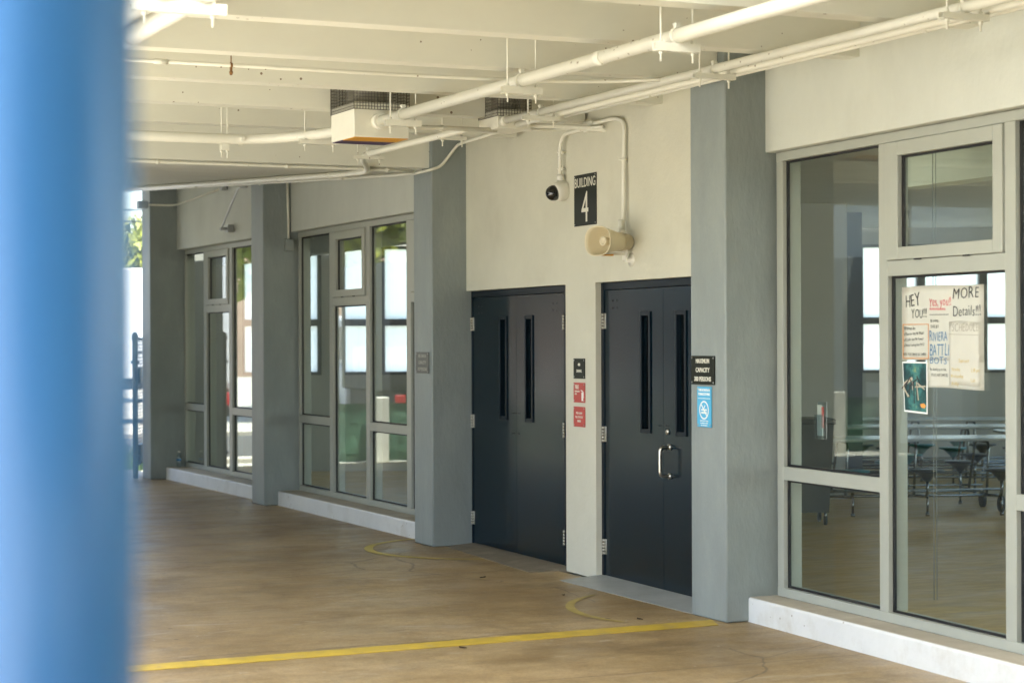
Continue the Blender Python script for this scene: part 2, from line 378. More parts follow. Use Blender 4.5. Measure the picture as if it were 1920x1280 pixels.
# ================================================================ SETTING
mb = MB(); mb.box(-400, 400, -300, 500, -.5, -.06); obj('ground', mb, m_ground, kind='structure')
mb = MB(); mb.box(-3.9, 60, 29.2, 36.5, -.3, -.03); obj('road', mb, m_asphalt, kind='structure')
mb = MB(); mb.box(-3.9, 60, 28.75, 29.15, -.3, .02, bev=.02); obj('road_kerb', mb, m_kerb, kind='structure')
mb = MB(); mb.box(1.6, 6.64, -8, 27.2, -.4, 0); obj('walkway_floor', mb, m_floor, kind='structure')
mb = MB(); mb.hull([(6.90, 2, .02), (18.5, 2, .02), (18.5, 22.4, .02), (6.90, 26.2, .02), (6.90, 2, -.4), (18.5, 2, -.4), (18.5, 22.4, -.4), (6.90, 26.2, -.4)],
                   [(0, 1, 2, 3), (7, 6, 5, 4), (0, 4, 5, 1), (1, 5, 6, 2), (2, 6, 7, 3), (3, 7, 4, 0)])
obj('hall_floor', mb, m_hallfloor, kind='structure')
# painted markings
mb = MB(); z = .004
mb.hull([(1.65, 10.514, z), (6.27, 10.69, z), (6.345, 10.90, z), (1.65, 10.70, z), (1.65, 10.514, z-.003), (6.27, 10.69, z-.003), (6.345, 10.90, z-.003), (1.65, 10.70, z-.003)],
        [(0, 1, 2, 3), (7, 6, 5, 4), (0, 4, 5, 1), (1, 5, 6, 2), (2, 6, 7, 3), (3, 7, 4, 0)])
obj('yellow_floor_line', mb, m_yellow, kind='structure')
m_yellow3 = M('yellow_arc_paint', (.55, .42, .075), .55, var=.25, scale=8, stain=.6, stain_col=(.31, .225, .13), stain_scale=6)
def arc(cx, cy, r0, w, a0, a1, name, m):
    mb = MB(); n = 40; bm = mb.bm; A = []
    for i in range(n+1):
        t = i/n; a = R(a0 + (a1-a0)*t); ww = w*(.35 + .65*math.sin(math.pi*min(1, max(0, t)))**.6)
        A.append((bm.verts.new((cx + r0*math.cos(a), cy + r0*math.sin(a), .004)), bm.verts.new((cx + (r0-ww)*math.cos(a), cy + (r0-ww)*math.sin(a), .004))))
    for p, q in zip(A, A[1:]): bm.faces.new([p[0], q[0], q[1], p[1]])
    obj(name, mb, m, kind='structure')
arc(6.74, 15.60, .93, .075, 97, 252, 'yellow_door_swing_line', m_yellow3)
arc(6.70, 11.45, 1.0, .06, 118, 204, 'yellow_door_swing_line', m_yellow2)

# hillside far behind, seen in the panes
mb = MB(); bm = mb.bm; N = 40; V = []
for i in range(N+1):
    row = []
    for j in range(9):
        x = -140 + 132*i/N; t = j/8
        y = 95 + 60*t + random.uniform(-2, 2); zz = -1 + 44*t**.8*max(.05, 1 - abs((x+60)/78)**3) + random.uniform(-1.5, 1.5)*(t > 0)
        row.append(bm.verts.new((x, y, zz)))
    V.append(row)
for i in range(N):
    for j in range(8):
        f = bm.faces.new([V[i][j], V[i+1][j], V[i+1][j+1], V[i][j+1]]); f.smooth = True
obj('hillside_terrain', mb, m_hill, kind='structure')

# ================================================================ BUILDING
B = thing('school_building', 'cream school building with grey columns, dark doors and tall windows under a ribbed canopy', 'building', (6.7, 16, 0))
# columns: y0, y1, front x
COLS = [(25.10, 25.52, 6.35), (20.56, 21.00, 6.437), (15.80, 16.22, 6.447), (10.745, 11.185, 6.36), (5.95, 6.38, 6.11), (1.3, 1.73, 5.85)]
for i, (y0, y1, xf) in enumerate(COLS):
    mb = MB(); mb.box(xf, xf + .49, y0, y1, 0, 3.9, bev=.012); obj('column', mb, m_col, B)
# door bay wall: plane x = 6.66 turned 1 degree, openings for two double doors
W = along(6.66, 12.5, 1.9)
mb = MB()
mb.box(0, .3, 13.168-12.5, 13.71-12.5, 0, 2.192, W)            # pier between the doors
mb.box(.19, .3, 15.70-12.5, 15.95-12.5, 0, 2.192, W)
mb.box(0, .3, 11.05-12.5, 11.30-12.5, 0, 2.192, W)
mb.box(0, .3, 11.1-12.5, 15.9-12.5, 2.192, 3.95, W)
obj('door_wall', mb, m_wall, B)
# window bays: frame plane x at s0, turn, module positions
BAYS = [dict(x=6.715, y=10.73, a=3.2, m=.093, s=[10.635, 9.42, 8.204, 6.99], e=5.80, lx=-.060, sx=-.195, s1=10.745, pitch=1.17),
        dict(x=6.82, y=20.56, a=.5, m=.108, s=[20.495, 19.385, 18.278, 17.165], e=16.10, lx=-.070, sx=-.225, s1=20.56, pitch=1.08),
        dict(x=6.80, y=25.1, a=-.5, m=.118, s=[25.185, 24.11, 23.03, 21.95], e=20.9, lx=-.094, sx=-.245, s1=25.10, pitch=1.05),
        dict(x=6.44, y=5.95, a=3.2, m=.095, s=[5.86, 4.69, 3.48, 2.27], e=1.5, lx=-.060, sx=-.195, s1=5.96, pitch=1.17)]
WINS = []
for bi, b in enumerate(BAYS):
    T = along(b['x'], b['y'], b['a']); Y = lambda s: s - b['y']
    L_, E_ = Y(b['s1']), Y(b['e'])
    mb = MB(); mb.box(b['lx'], b['lx'] + .32, E_, L_ + .1, 2.942, 3.95, T, bev=.006); obj('lintel_wall', mb, m_lintel, B)
    mb = MB(); fs = mb.box(b['sx'], .30, E_, L_ + .03, -.02, .155, T, bev=.018, seg=3)
    for f in mb.bm.faces:
        f.normal_update()
        if f.normal.z > .75 or f.normal.z < -.9: f.material_index = 1
    obj('step', mb, [m_step, m_steptop], B)
    # window = frame > sash, pane
    mb = MB()
    hd0, hd1, z0, z1 = 2.882, 2.938, .157, .214
    mb.box(0, .13, E_, L_ - .03, hd0, hd1, T, bev=.003); mb.box(0, .13, E_, L_ - .03, z0, z1, T, bev=.003)
    edges = []
    prev = L_ - .03
    for i, s in enumerate(b['s']):
        a = Y(s) - .0
        mb.box(.0015, .131, a, prev, z1, hd0, T, bev=.003)                     # mullion left of pane i
        nxt = Y(b['s'][i+1]) + b['m'] if i < 3 else E_ + .05
        edges.append((a, nxt)); prev = nxt
        if i % 2 == 0: mb.box(.003, .128, nxt, a, .890, .972, T)
        else: mb.box(.003, .128, nxt, a, 2.124, 2.210, T)
    mb.box(.0015, .131, E_, prev, z1, hd0, T)
    win = obj('window', mb, m_frame, B); WINS.append((win, b, T, edges))
    # gaskets: thin black lines round each light
    mb = MB(); g = .014
    def gasket(y0, y1, zz0, zz1, d=.03):
        mb.box(d, d + .012, y0, y0 + g, zz0, zz1, T); mb.box(d, d + .012, y1 - g*1.6, y1, zz0, zz1, T)
        mb.box(d + .001, d + .013, y0 + g, y1 - g*1.6, zz0, zz0 + g, T); mb.box(d + .001, d + .013, y0 + g, y1 - g*1.6, zz1 - g, zz1, T)
    pb = MB()
    for i, (a, n) in enumerate(edges):
        if i % 2 == 0: lights = [(.972, hd0), (z1, .890)]
        else: lights = [(z1, 2.124)]
        for lo, hi in lights:
            gasket(n, a, lo, hi); pb.box(.033, .039, n + .004, a - .004, lo + .004, hi - .004, T)
        if i % 2 == 1:
            pb.box(.031, .037, n + .08, a - .08, 2.275, 2.80, T)
    obj('gasket', mb, m_gasket, win)
    obj('glass_pane', pb, m_glass, win)
    for i, (a, n) in enumerate(edges):
        if i % 2 == 0: continue
        mb = MB(); lo, hi = 2.2105, 2.8815; w, w2 = .088, .125
        for (yy0, yy1, q0, q1) in ((n + .004, n + w, lo + .003, hi - .003), (a - w2, a - .004, lo + .003, hi - .003)):
            mb.box(-.012, .06, yy0, yy1, q0, q1, T, bev=.004)
        mb.box(-.012, .06, n + w, a - w2, lo + .003, lo + .073, T, bev=.003); mb.box(-.012, .06, n + w, a - w2, hi - .083, hi - .003, T, bev=.003)
        mb.box(.018, .026, n + w, n + w + .008, lo + .073, hi - .083, T, mi=1); mb.box(.018, .026, a - w2 - .028, a - w2, lo + .073, hi - .083, T, mi=1)
        mb.box(.0185, .0265, n + w, a - w2, hi - .097, hi - .083, T, mi=1)
        mb.box(-.0125, -.006, n + .3, n + .36, lo - .004, lo + .004, T, mi=1); mb.box(-.0125, -.006, a - .36, a - .29, lo - .004, lo + .004, T, mi=1)
        obj('vent_sash', mb, [m_frame, m_gasket], win)

# door sets
def door_set(s0, s1, label_l, label_r, handle):
    D = along(6.66, 12.5, 1.9); o = 12.5; mid = (s0+s1)/2 if not handle else 12.171
    mb = MB(); d0 = .045
    mb.box(d0, d0 + .14, s1 - .062 - o, s1 - o, .0, 2.19, D, bev=.004); mb.box(d0, d0 + .14, s0 - o, s0 + .062 - o, .0, 2.19, D, bev=.004)
    mb.box(d0 + .001, d0 + .14, s0 + .06 - o, s1 - .06 - o, 2.135, 2.1895, D, bev=.004)
    obj('door_frame', mb, m_doorframe, B)
    leaves = []
    for k, (y0, y1, lab) in enumerate(((mid + .002, s1 - .066, label_l), (s0 + .066, mid - .002, label_r))):
        y0 -= o; y1 -= o
        x0, x1 = d0 + .008, d0 + .052
        gl0, gl1 = 1.135, 1.94
        ga, gb = (y0 + .215, y0 + .325) if k == 0 else (y1 - .325, y1 - .215)
        mb = MB()
        mb.box(x0, x1, y0, y1, .026, gl0, D); mb.box(x0, x1, y0, y1, gl1, 2.131, D)
        mb.box(x0, x1, y0, ga, gl0, gl1, D); mb.box(x0, x1, gb, y1, gl0, gl1, D)
        for zc in (2.0, 2.055):                                           # plugged screw holes
            for q in (.14, .21):
                yq = (y1 - q) if k == 0 else (y0 + q)
                if handle and k == 1: continue
                mb.box(x0 - .002, x0 + .004, yq - .006, yq + .006, zc - .006, zc + .006, D, mi=1)
        for zc in (1.17, 1.005):
            for q in (.035, .065):
                yq = (y0 + q) if k == 0 else (y1 - q)
                mb.box(x0 - .003, x0 + .004, yq - .005, yq + .005, zc - .005, zc + .005, D, mi=1)
        leaf = obj('door_leaf', mb, [m_door, m_dark_edge], B, lab)
        mb = MB(); f = .028
        mb.box(x0 - .010, x0 + .02, ga - f, ga, gl0 - f, gl1 + f, D, bev=.003); mb.box(x0 - .010, x0 + .02, gb, gb + f, gl0 - f, gl1 + f, D, bev=.003)
        mb.box(x0 - .0095, x0 + .02, ga, gb, gl0 - f, gl0, D); mb.box(x0 - .0095, x0 + .02, ga, gb, gl1, gl1 + f, D)
        obj('vision_frame', mb, m_doorframe, leaf)
        mb = MB(); mb.box(x0 + .026, x0 + .032, ga, gb, gl0, gl1, D); obj('vision_glass', mb, m_slit, leaf)
        ye = y1 + .012 if k == 0 else y0 - .012
        if not (handle and k == 1):
            for zc in (1.905, 1.07, .238):
                mb = MB()
                for j in range(5):
                    za = zc - .057 + j*.0236
                    mb.tube([D @ Vector((x0 - .012, ye, za)), D @ Vector((x0 - .012, ye, za + .0205))], .0105, 10)
                mb.box(x0 - .006, x0 + .001, ye - .036, ye + .036, zc - .055, zc + .059, D, bev=.002)
                obj('hinge', mb, m_steel, leaf)
        leaves.append(leaf)
    if handle:
        leaf = leaves[1]; yh = mid - o - .10; x0 = d0 + .008
        mb = MB(); pts = [D @ Vector((x0, yh, 1.025)), D @ Vector((x0 - .078, yh, 1.025)), D @ Vector((x0 - .078, yh, .825)), D @ Vector((x0, yh, .825))]
        mb.tube(fillet(pts, .035, 6), .013, 12)
        for zz in (1.025, .825): mb.lathe([(.0, -.012), (.022, -.012), (.022, .002), (0, .003)], D @ Matrix.Translation((x0, yh, zz)) @ Matrix.Rotation(R(90), 4, 'Y'), 14)
        obj('pull_handle', mb, m_steel, leaf)
        mb = MB(); mb.lathe([(0, -.014), (.013, -.014), (.02, -.008), (.021, .002)], D @ Matrix.Translation((x0, mid - o - .07, 1.13)) @ Matrix.Rotation(R(90), 4, 'Y'), 16)
        obj('lock_cylinder', mb, m_steel, leaf)
    else:
        pass
door_set(13.79, 15.845, 'left leaf of the far doors, reflecting a dark column', 'right leaf of the far doors with hinges beside the cream pier', False)
door_set(11.32, 13.186, 'wide left leaf of the near doors, without a handle', 'right leaf of the near doors with the steel pull handle', True)
# threshold ramps
mb = MB(); P = [(6.375, 11.19, .003), (6.39, 13.19, .003), (6.74, 13.175, .03), (6.71, 11.19, .034)]
mb.hull([Vector(p) for p in P] + [Vector((p[0], p[1], -.05)) for p in P], [(0, 1, 2, 3), (7, 6, 5, 4), (0, 4, 5, 1), (1, 5, 6, 2), (2, 6, 7, 3), (3, 7, 4, 0)])
obj('door_ramp', mb, m_ramp, B, 'grey painted ramp in front of the near doors')
mb = MB(); P = [(6.57, 15.795, .003), (6.40, 13.74, .003), (6.76, 13.72, .026), (6.83, 15.795, .022)]
mb.hull([Vector(p) for p in P] + [Vector((p[0], p[1], -.05)) for p in P], [(3, 2, 1, 0), (4, 5, 6, 7), (0, 4, 5, 1), (1, 5, 6, 2), (2, 6, 7, 3), (3, 7, 4, 0)])
obj('door_ramp', mb, m_rampdirt, B, 'dirty bare concrete ramp in front of the far doors')
mb = MB(); mb.box(6.64, 6.97, 6.38, 25.5, -.3, -.022); obj('plinth', mb, m_kerb, B)

# canopy: slab, joists, girder, sloping far slab
CX = 1.75                                             # open edge of the canopy, out of view, set by the light it lets in
GX, GY, FY, FX = 4.3, 7.9, 12.6, .3                                    # unseen well and edges cut into the canopy to light the floor
mb = MB(); mb.box(CX, 19, GY, FY, 3.82, 4.1); mb.box(FX, 19, FY, 16.0, 3.82, 4.1); mb.box(GX, 19, 3.2, GY, 3.82, 4.1); mb.box(-2.6, 19, -3, 3.2, 3.82, 4.1); obj('canopy_slab', mb, m_ceil, B)  # unseen near-end roof kept wide to shade the post
m_diffuser = frosted_mat('added_diffuser_sheet', (.97, .95, .90), .04)
mb = MB(); mb.box(-1.6, GX + .05, 3.15, GY + .05, 4.11, 4.12); obj('added_light_diffuser', mb, m_diffuser, B)  # unseen translucent sheet added overhead for soft light on the near floor
mb = MB(); mb.box(CX, CX + .22, GY, FY, 3.20, 3.815, bev=.01); obj('edge_beam', mb, m_ceil, B)
for k in range(-10, 5):
    yf = 9.77 + 1.22*k
    if k == 5: continue
    xl = FX if yf > FY else CX + .22 if yf > GY else (GX if yf > 3.3 else -2.6)
    xe = 6.655 if k not in (1,) else 6.358
    if k < 1: xe = 6.60 - .05*max(0, -k)*1.22*.9
    mb = MB(); t = .022
    P = [(xl, yf-.15, 3.395), (xe, yf-.15, 3.395), (xe, yf, 3.395), (xl, yf, 3.395), (xl, yf-.15-t, 3.83), (xe, yf-.15-t, 3.83), (xe, yf+t, 3.83), (xl, yf+t, 3.83)]
    mb.hull([Vector(p) for p in P], [(0, 1, 2, 3), (7, 6, 5, 4), (0, 4, 5, 1), (1, 5, 6, 2), (2, 6, 7, 3), (3, 7, 4, 0)])
    obj('ceiling_joist', mb, m_ceil, B)
mb = MB(); mb.box(-4.4, 6.446, 15.845, 16.02, 3.245, 3.83); obj('girder', mb, m_ceil, B)
mb = MB()
S = lambda y: 3.245 + .0535*(y - 16.2)
P = [(-4.4, 16.02, S(16.02)), (6.9, 16.02, S(16.02)), (6.9, 26.6, S(26.6)), (-4.4, 26.6, S(26.6)), (-4.4, 16.02, 4.1), (6.9, 16.02, 4.1), (6.9, 26.6, 4.1), (-4.4, 26.6, 4.1)]  # unseen left part runs wide to darken the ground in reflections
mb.hull([Vector(p) for p in P], [(0, 1, 2, 3), (7, 6, 5, 4), (0, 4, 5, 1), (1, 5, 6, 2), (2, 6, 7, 3), (3, 7, 4, 0)])
obj('sloping_canopy', mb, m_ceil, B)

# the hall inside: end wall with frosted lights, far walls, ceiling, bulkhead, columns
e0, e1 = Vector((6.75, 26.25, 0)), Vector((18.4, 21.0, 0)); ed = (e1-e0).normalized(); elen = (e1-e0).length
EA = math.degrees(math.atan2(ed.x, ed.y))
ET = Matrix.Translation(e0) @ Matrix.Rotation(math.atan2(ed.y, ed.x), 4, 'Z')   # local x along wall, y outwards/back, z up
mb = MB(); mb.box(0, elen, 0, .2, 0, 1.31, ET); mb.box(0, elen, 0, .2, 3.03, 3.9, ET)
posts = []; x = .0; fpx = [(1.10, 2.19), (2.45, 4.05), (4.35, 5.95), (6.25, 7.85), (9.40, 11.90)]
prev = 0
for a, c in fpx: mb.box(prev, a, 0, .2, 1.31, 3.03, ET); prev = c
mb.box(prev, elen, 0, .2, 1.31, 3.03, ET)
ew = obj('end_wall', mb, m_hallwall, B)
for a, c in fpx:
    mb = MB(); n = 3; w = (c-a)/n
    for i in range(n+1):
        xx = a + w*i; mb.box(max(a, xx - .055), min(c, xx + .055), -.03, .12, 1.31, 3.03, ET)
    mb.box(a, c, -.028, .118, 1.965, 2.055, ET)
    mb.box(a, c, -.027, .117, 1.31, 1.35, ET); mb.box(a, c, -.027, .117, 2.99, 3.03, ET)
    wf = obj('frosted_window', mb, m_gate, B)
    mb = MB(); mb.box(a, c, .05, .06, 1.31, 3.03, ET); obj('frosted_panel', mb, m_frost, wf)
mb = MB(); mb.box(18.4, 18.6, 2, 21.2, 0, .4); mb.box(18.4, 18.6, 2, 21.2, 3.15, 3.9); mb.box(18.4, 18.6, 2, 3, .4, 3.15); mb.box(18.4, 18.6, 20, 21.2, .4, 3.15); obj('far_hall_wall', mb, m_hallwall, B)
mb = MB()
for yy in (3, 6.4, 9.8, 13.2, 16.6): mb.box(18.44, 18.56, yy, yy + .1, .4, 3.15)
mb.box(18.445, 18.555, 3, 20, .36, .44); mb.box(18.445, 18.555, 3, 20, 3.11, 3.19)
wf = obj('added_hall_window', mb, m_gate, B); mb = MB(); mb.box(18.49, 18.5, 3, 20, .4, 3.15); obj('added_hall_window_pane', mb, m_glass, wf)  # unseen window added to bring daylight into the hall
mb = MB(); mb.box(6.9, 18.4, 2.0, 2.2, 0, .5); mb.box(6.9, 18.4, 2.0, 2.2, 3.1, 3.9); obj('near_hall_wall', mb, m_hallwall, B)  # middle left open, out of view, to let more light into the hall
mb = MB(); P = [(6.98, 2, 3.25), (18.4, 2, 3.25), (18.4, 21, 3.25), (6.98, 26.0, 3.25)]
mb.hull([Vector(p) for p in P] + [Vector((p[0], p[1], 3.4)) for p in P], [(0, 1, 2, 3), (7, 6, 5, 4), (0, 4, 5, 1), (1, 5, 6, 2), (2, 6, 7, 3), (3, 7, 4, 0)])
obj('hall_ceiling', mb, m_hallceil, B)
mb = MB(); mb.box(.62, .80, -8, -.4, 2.70, 3.25, along(6.715, 10.73, 3.2)); obj('hall_bulkhead', mb, m_bulk, B)
mb = MB(); mb.box(7.22, 7.4, 16.3, 25.6, 2.74, 3.25); obj('hall_bulkhead', mb, m_hallwall, B)
mb = MB(); mb.box(-.30, .30, -.25, .25, 0, 3.25, Matrix.Translation((12.2, 18.65, 0)) @ Matrix.Rotation(-R(24.5), 4, 'Z')); obj('hall_column', mb, m_hallwall, B)
mb = MB(); mb.box(-.14, .14, -.14, .14, 0, 3.25, Matrix.Translation((13.36, 19.74, 0)) @ Matrix.Rotation(-R(24.5), 4, 'Z')); obj('hall_column', mb, m_hallcol, B)
# inner faces behind the facade beside the doors so that the hall is closed
mb = MB(); mb.box(.3, .36, 11.0-12.5, 16.1-12.5, 0, 3.3, W); obj('hall_inner_wall', mb, m_hallwall, B)

# ================================================================ BLUE POST
mb = MB(); pc = (.2640, 1.306)
T = Matrix.Translation((pc[0], pc[1], 0))
mb.lathe([(.0565, 0), (.0565, 3.79)], T, 40)
p = thing('blue_post', 'bright blue painted steel post, out of focus close to the camera', 'post', (pc[0], pc[1], 0))
obj('pole', mb, m_post, p)
mb = MB(); mb.box(pc[0]-.12, pc[0]+.12, pc[1]-.12, pc[1]+.12, .0, .014, bev=.003)
for a in (-.09, .09):
    for c in (-.09, .09): mb.lathe([(.012, .014), (.012, .03), (0, .032)], Matrix.Translation((pc[0]+a, pc[1]+c, 0)), 6)
obj('base_plate', mb, m_post, p)

# ================================================================ SIGNS
def sign(name, label, T, w, h, m_plate, lines, m_txt=None, group=None, th=.006, screws=True):
    """lines: (text, x, y, size, x-scale, bold)"""
    r = thing(name, label, 'sign', T.translation, group)
    mb = MB(); mb.box(-w/2, w/2, -h/2, h/2, .001, th, T, bev=.0015)
    pl = obj('plate', mb, m_plate, r)
    TT = T @ Matrix.Translation((0, 0, th + .0004))
    for s, x, y, size, sx, bold in lines:
        mb = MB(); mb.text(s, TT @ Matrix.Translation((x, y, 0)), size, sx, bold=bold, depth=.0008); obj('lettering', mb, m_txt or m_letter, r)
    if screws:
        for a in (-1, 1):
            for c in (-1, 1):
                mb = MB(); mb.lathe([(.006, 0), (.005, .003), (0, .0035)], T @ Matrix.Translation((a*(w/2 - .014), c*(h/2 - .014), th)), 8); obj('screw', mb, m_dull, r)
    return r
wallx = lambda y: 6.66 + (y - 12.5)*math.tan(R(1.9))
sign('building_sign', 'tall dark green sign reading BUILDING 4 high on the cream wall', frame(wallx(13.335), 13.335, 2.816, 1.9), .395, .385, m_black,
     [('BUILDING', 0, .098, .100, .84, .0005), ('4', .0, -.165, .33, .80, .0)])
sign('room_sign', 'small black sign reading 400 DINING on the pier between the doors', frame(wallx(13.453), 13.453, 1.552, 1.9), .205, .152, m_black,
     [('400', 0, .020, .030, .9, .0006), ('DINING', 0, -.028, .030, .9, .0006)])
rs = sign('fire_sign', 'red sign reading FIRE with a white extinguisher symbol, below the black room sign', frame(wallx(13.453), 13.453, 1.371, 1.9), .205, .150, m_red,
          [('FIRE', -.04, .028, .042, .9, .001), ('EXTINGUISHER', -.035, .004, .016, .8, .0003), ('INSIDE', -.058, -.016, .016, .8, .0003)])
T = frame(wallx(13.453), 13.453, 1.371, 1.9) @ Matrix.Translation((.06, -.02, .0065))
mb = MB(); mb.prism([(-.014, -.042), (.014, -.042), (.014, .016), (.006, .026), (-.006, .026), (-.014, .016)], T, .001)
mb.prism([(-.006, .028), (.006, .028), (.006, .036), (-.028, .040), (-.028, .033), (-.006, .032)], T, .001)
mb.prism([(.017, .03), (.022, .028), (.026, -.02), (.021, -.02)], T, .001)
obj('extinguisher_symbol', mb, m_letterw, rs)
sign('fire_alarm_sign', 'red sign reading FIRE ALARM PULL STATION INSIDE, lowest on the pier', frame(wallx(13.454), 13.454, 1.189, 1.9), .205, .152, m_red,
     [('FIRE ALARM', 0, .020, .023, .9, .0004), ('PULL STATION', 0, -.010, .023, .88, .0004), ('INSIDE', 0, -.040, .023, .9, .0004)])
cap = [('MAXIMUM', 0, .045, .040, .92, .001), ('CAPACITY', 0, -.012, .040, .92, .001), ('300 PERSONS', 0, -.069, .040, .90, .001)]
sign('capacity_sign', 'black sign reading MAXIMUM CAPACITY 300 PERSONS on the column right of the doors', frame(6.358, 11.018, 1.573), .298, .183, m_black, cap, group='maximum capacity signs')
sign('capacity_sign', 'grey sign with painted-in glare reading MAXIMUM CAPACITY 300 PERSONS on the column left of the doors', frame(6.445, 16.005, 1.575), .298, .183, m_glaresign, cap, m_glareletter, group='maximum capacity signs')
bs = sign('tobacco_sign', 'bright blue sign with a white no smoking symbol, below the black capacity sign', frame(6.358, 11.0, 1.3405), .178, .256, m_blue,
          [('THIS SCHOOL IS', 0, .100, .021, .92, .0008), ('TOBACCO FREE', 0, .074, .021, .95, .0008), ('Thank you for helping', 0, -.092, .012, .95, .0001), ('us maintain a smoke', 0, -.106, .012, .95, .0001), ('free environment', 0, -.120, .012, .95, .0001)],
          m_letterw)
T = frame(6.358, 11.0, 1.332) @ Matrix.Translation((0, -.012, .0064))
mb = MB(); n = 36
for i in range(n):
    a, c = 2*math.pi*i/n, 2*math.pi*(i+1)/n
    mb.prism([(.050*math.cos(a), .050*math.sin(a)), (.050*math.cos(c), .050*math.sin(c)), (.059*math.cos(c), .059*math.sin(c)), (.059*math.cos(a), .059*math.sin(a))], T, .001)
mb.prism([(-.034, .040), (-.040, .034), (.034, -.040), (.040, -.034)], T, .0012)
for yy in (-.022, -.004): mb.prism([(-.034, yy), (.034, yy), (.034, yy + .011), (-.034, yy + .011)], T, .0009)
mb.prism([(-.012, .012), (.0, .018), (.010, .032), (.016, .030), (.006, .014), (-.006, .010)], T, .0009)
mb.prism([(-.076, .076), (.076, .076), (.076, .0725), (-.076, .0725)], T, .0009)
obj('no_smoking_symbol', mb, m_letterw, bs)

# ================================================================ SECURITY CAMERA, HORN
y, zc = 13.70, 2.915; x = wallx(y)
c = thing('security_camera', 'white dome security camera with black lens left of the building sign', 'camera', (x, y, zc))
CT = Matrix.Translation((x, y, zc)) @ Matrix.Rotation(R(-90), 4, 'Y')
CT = CT @ Matrix.Rotation(R(-14), 4, 'Y')
mb = MB(); mb.lathe([(.050, -.03), (.066, -.01), (.074, .03), (.074, .065), (.069, .085), (.060, .094)], CT, 32); mb.lathe([(.05, .0), (.055, .004), (.05, .012)], Matrix.Translation((x, y, zc)) @ Matrix.Rotation(R(-90), 4, 'Y'), 24); obj('housing', mb, m_white, c)
mb = MB(); mb.lathe([(.060, .09), (.060, .112), (.054, .135), (.041, .153), (.022, .165), (0, .169)], CT, 28); obj('dome', mb, m_dome, c)
mb = MB(); mb.tube([(x - .045, y, zc + .07), (x - .045, y, zc + .115)], .028, 14); obj('conduit_hub', mb, m_white, c)

y, zc = 12.56, 2.462; x = wallx(y)
h = thing('horn_loudspeaker', 'beige horn loudspeaker fixed to the cream wall above the doors', 'loudspeaker', (x, y, zc - .16))
HT = Matrix.Translation((x - .02, y, zc)) @ Matrix.Rotation(R(16), 4, 'Z') @ Matrix.Rotation(R(-90), 4, 'Y') @ Matrix.Diagonal((1, 1, .86, 1))   # local z outwards, x up, y sideways
mb = MB()
prof = [(.060, .115), (.066, .15), (.074, .20), (.086, .26), (.098, .32), (.104, .345), (.108, .352), (.107, .358), (.101, .356), (.094, .32), (.080, .26), (.066, .20), (.052, .16), (.0, .155)]
mb.lathe(prof, HT, 44, sx=.99, sy=1.24, sq=2.5); obj('horn', mb, m_horn, h)
mb = MB(); mb.lathe([(.022, .155), (.026, .24), (.034, .28), (.034, .296), (.024, .300), (.022, .294), (0, .294)], HT, 20); obj('driver_cone', mb, m_hornbody, h)
mb = MB(); mb.lathe([(.0, .0), (.052, .004), (.060, .018), (.060, .085), (.068, .09), (.068, .118), (.060, .122), (0, .124)], HT, 28); obj('driver_can', mb, m_hornbody, h)
mb = MB()
mb.box(x-.20, x-.06, y-.012, y+.012, zc-.095, zc-.075); mb.box(x-.06, x-.045, y-.03, y+.03, zc-.13, zc-.045, bev=.003)
mb.lathe([(.05, 0), (.05, .006), (.02, .012), (.018, .05), (0, .05)], Matrix.Translation((x, y-.0, zc-.125)) @ Matrix.Rotation(R(-90), 4, 'Y'), 18)
obj('bracket', mb, m_white, h)
mb = MB(); mb.box(x-.27, x-.18, y-.07, y-.035, zc-.102, zc-.092); obj('orange_tag', mb, m_orange, h)
mb = MB(); mb.tube([(x-.07, y, zc+.05), (x-.07, y, zc+.085)], .022, 12); obj('conduit_hub', mb, m_white, h)

# ================================================================ PIPES AND CONDUITS
def pipe(name, label, pts, r, fil=.12, parts=(), m=None, seg=14, cat='pipe', group=None):
    pts = [Vector(p) for p in pts]
    t = thing(name, label, cat, (pts[0].x, pts[0].y, pts[0].z), group)
    mb = MB(); mb.tube(fillet(pts, fil, 7), r, seg); obj('tube', mb, m or m_pipe, t)
    for kind, p, d, rr in parts:
        mb = MB(); p = Vector(p); d = Vector(d).normalized()
        if kind == 'coupling': mb.tube([p - d*.04, p + d*.04], rr, 14); obj('coupling', mb, m or m_pipe, t)
        else:
            mb.tube([p - d*.012, p + d*.012], rr, 14); u = Vector((0, 0, 1)) if abs(d.z) < .9 else Vector((0, 1, 0))
            w = d.cross(u); mb.tube([p - w*rr*1.9, p + w*rr*1.9], rr*.35, 6); obj('strap', mb, m or m_pipe, t)
    return t
PA, PAz, PAr = 4.83, 3.268, .0365
pipe('overhead_pipe', 'thick cream pipe running along the ceiling into the larger vent box', [(PA, -4, PAz), (PA, 12.80, PAz)], PAr,
     parts=[('coupling', (PA, 9.45, PAz), (0, 1, 0), .041), ('coupling', (PA, 12.77, PAz), (0, 1, 0), .055)], seg=20)
PB, PBz = 5.885, 3.342
pipe('overhead_pipe', 'medium cream pipe along the wall top ending in the smaller vent box', [(PB, -4, PBz), (PB, 13.06, PBz)], .027, seg=16,
     parts=[('coupling', (PB, 13.03, PBz), (0, 1, 0), .035)])
pipe('overhead_pipe', 'cream pipe squeezed between the medium pipe and the wall top', [(6.035, -4, PBz-.003), (6.035, 12.4, PBz-.003), (6.0, 13.07, PBz-.02)], .022, seg=14)
pipe('conduit', 'thin cream conduit nearest the wall above the near window', [(6.13, -4, 3.338), (6.13, 10.4, 3.338), (6.16, 12.6, 3.34)], .011, seg=10,
     parts=[('strap', (6.13, 8.35, 3.338), (0, 1, 0), .015), ('strap', (6.13, 11.3, 3.338), (0, 1, 0), .015)], cat='conduit')
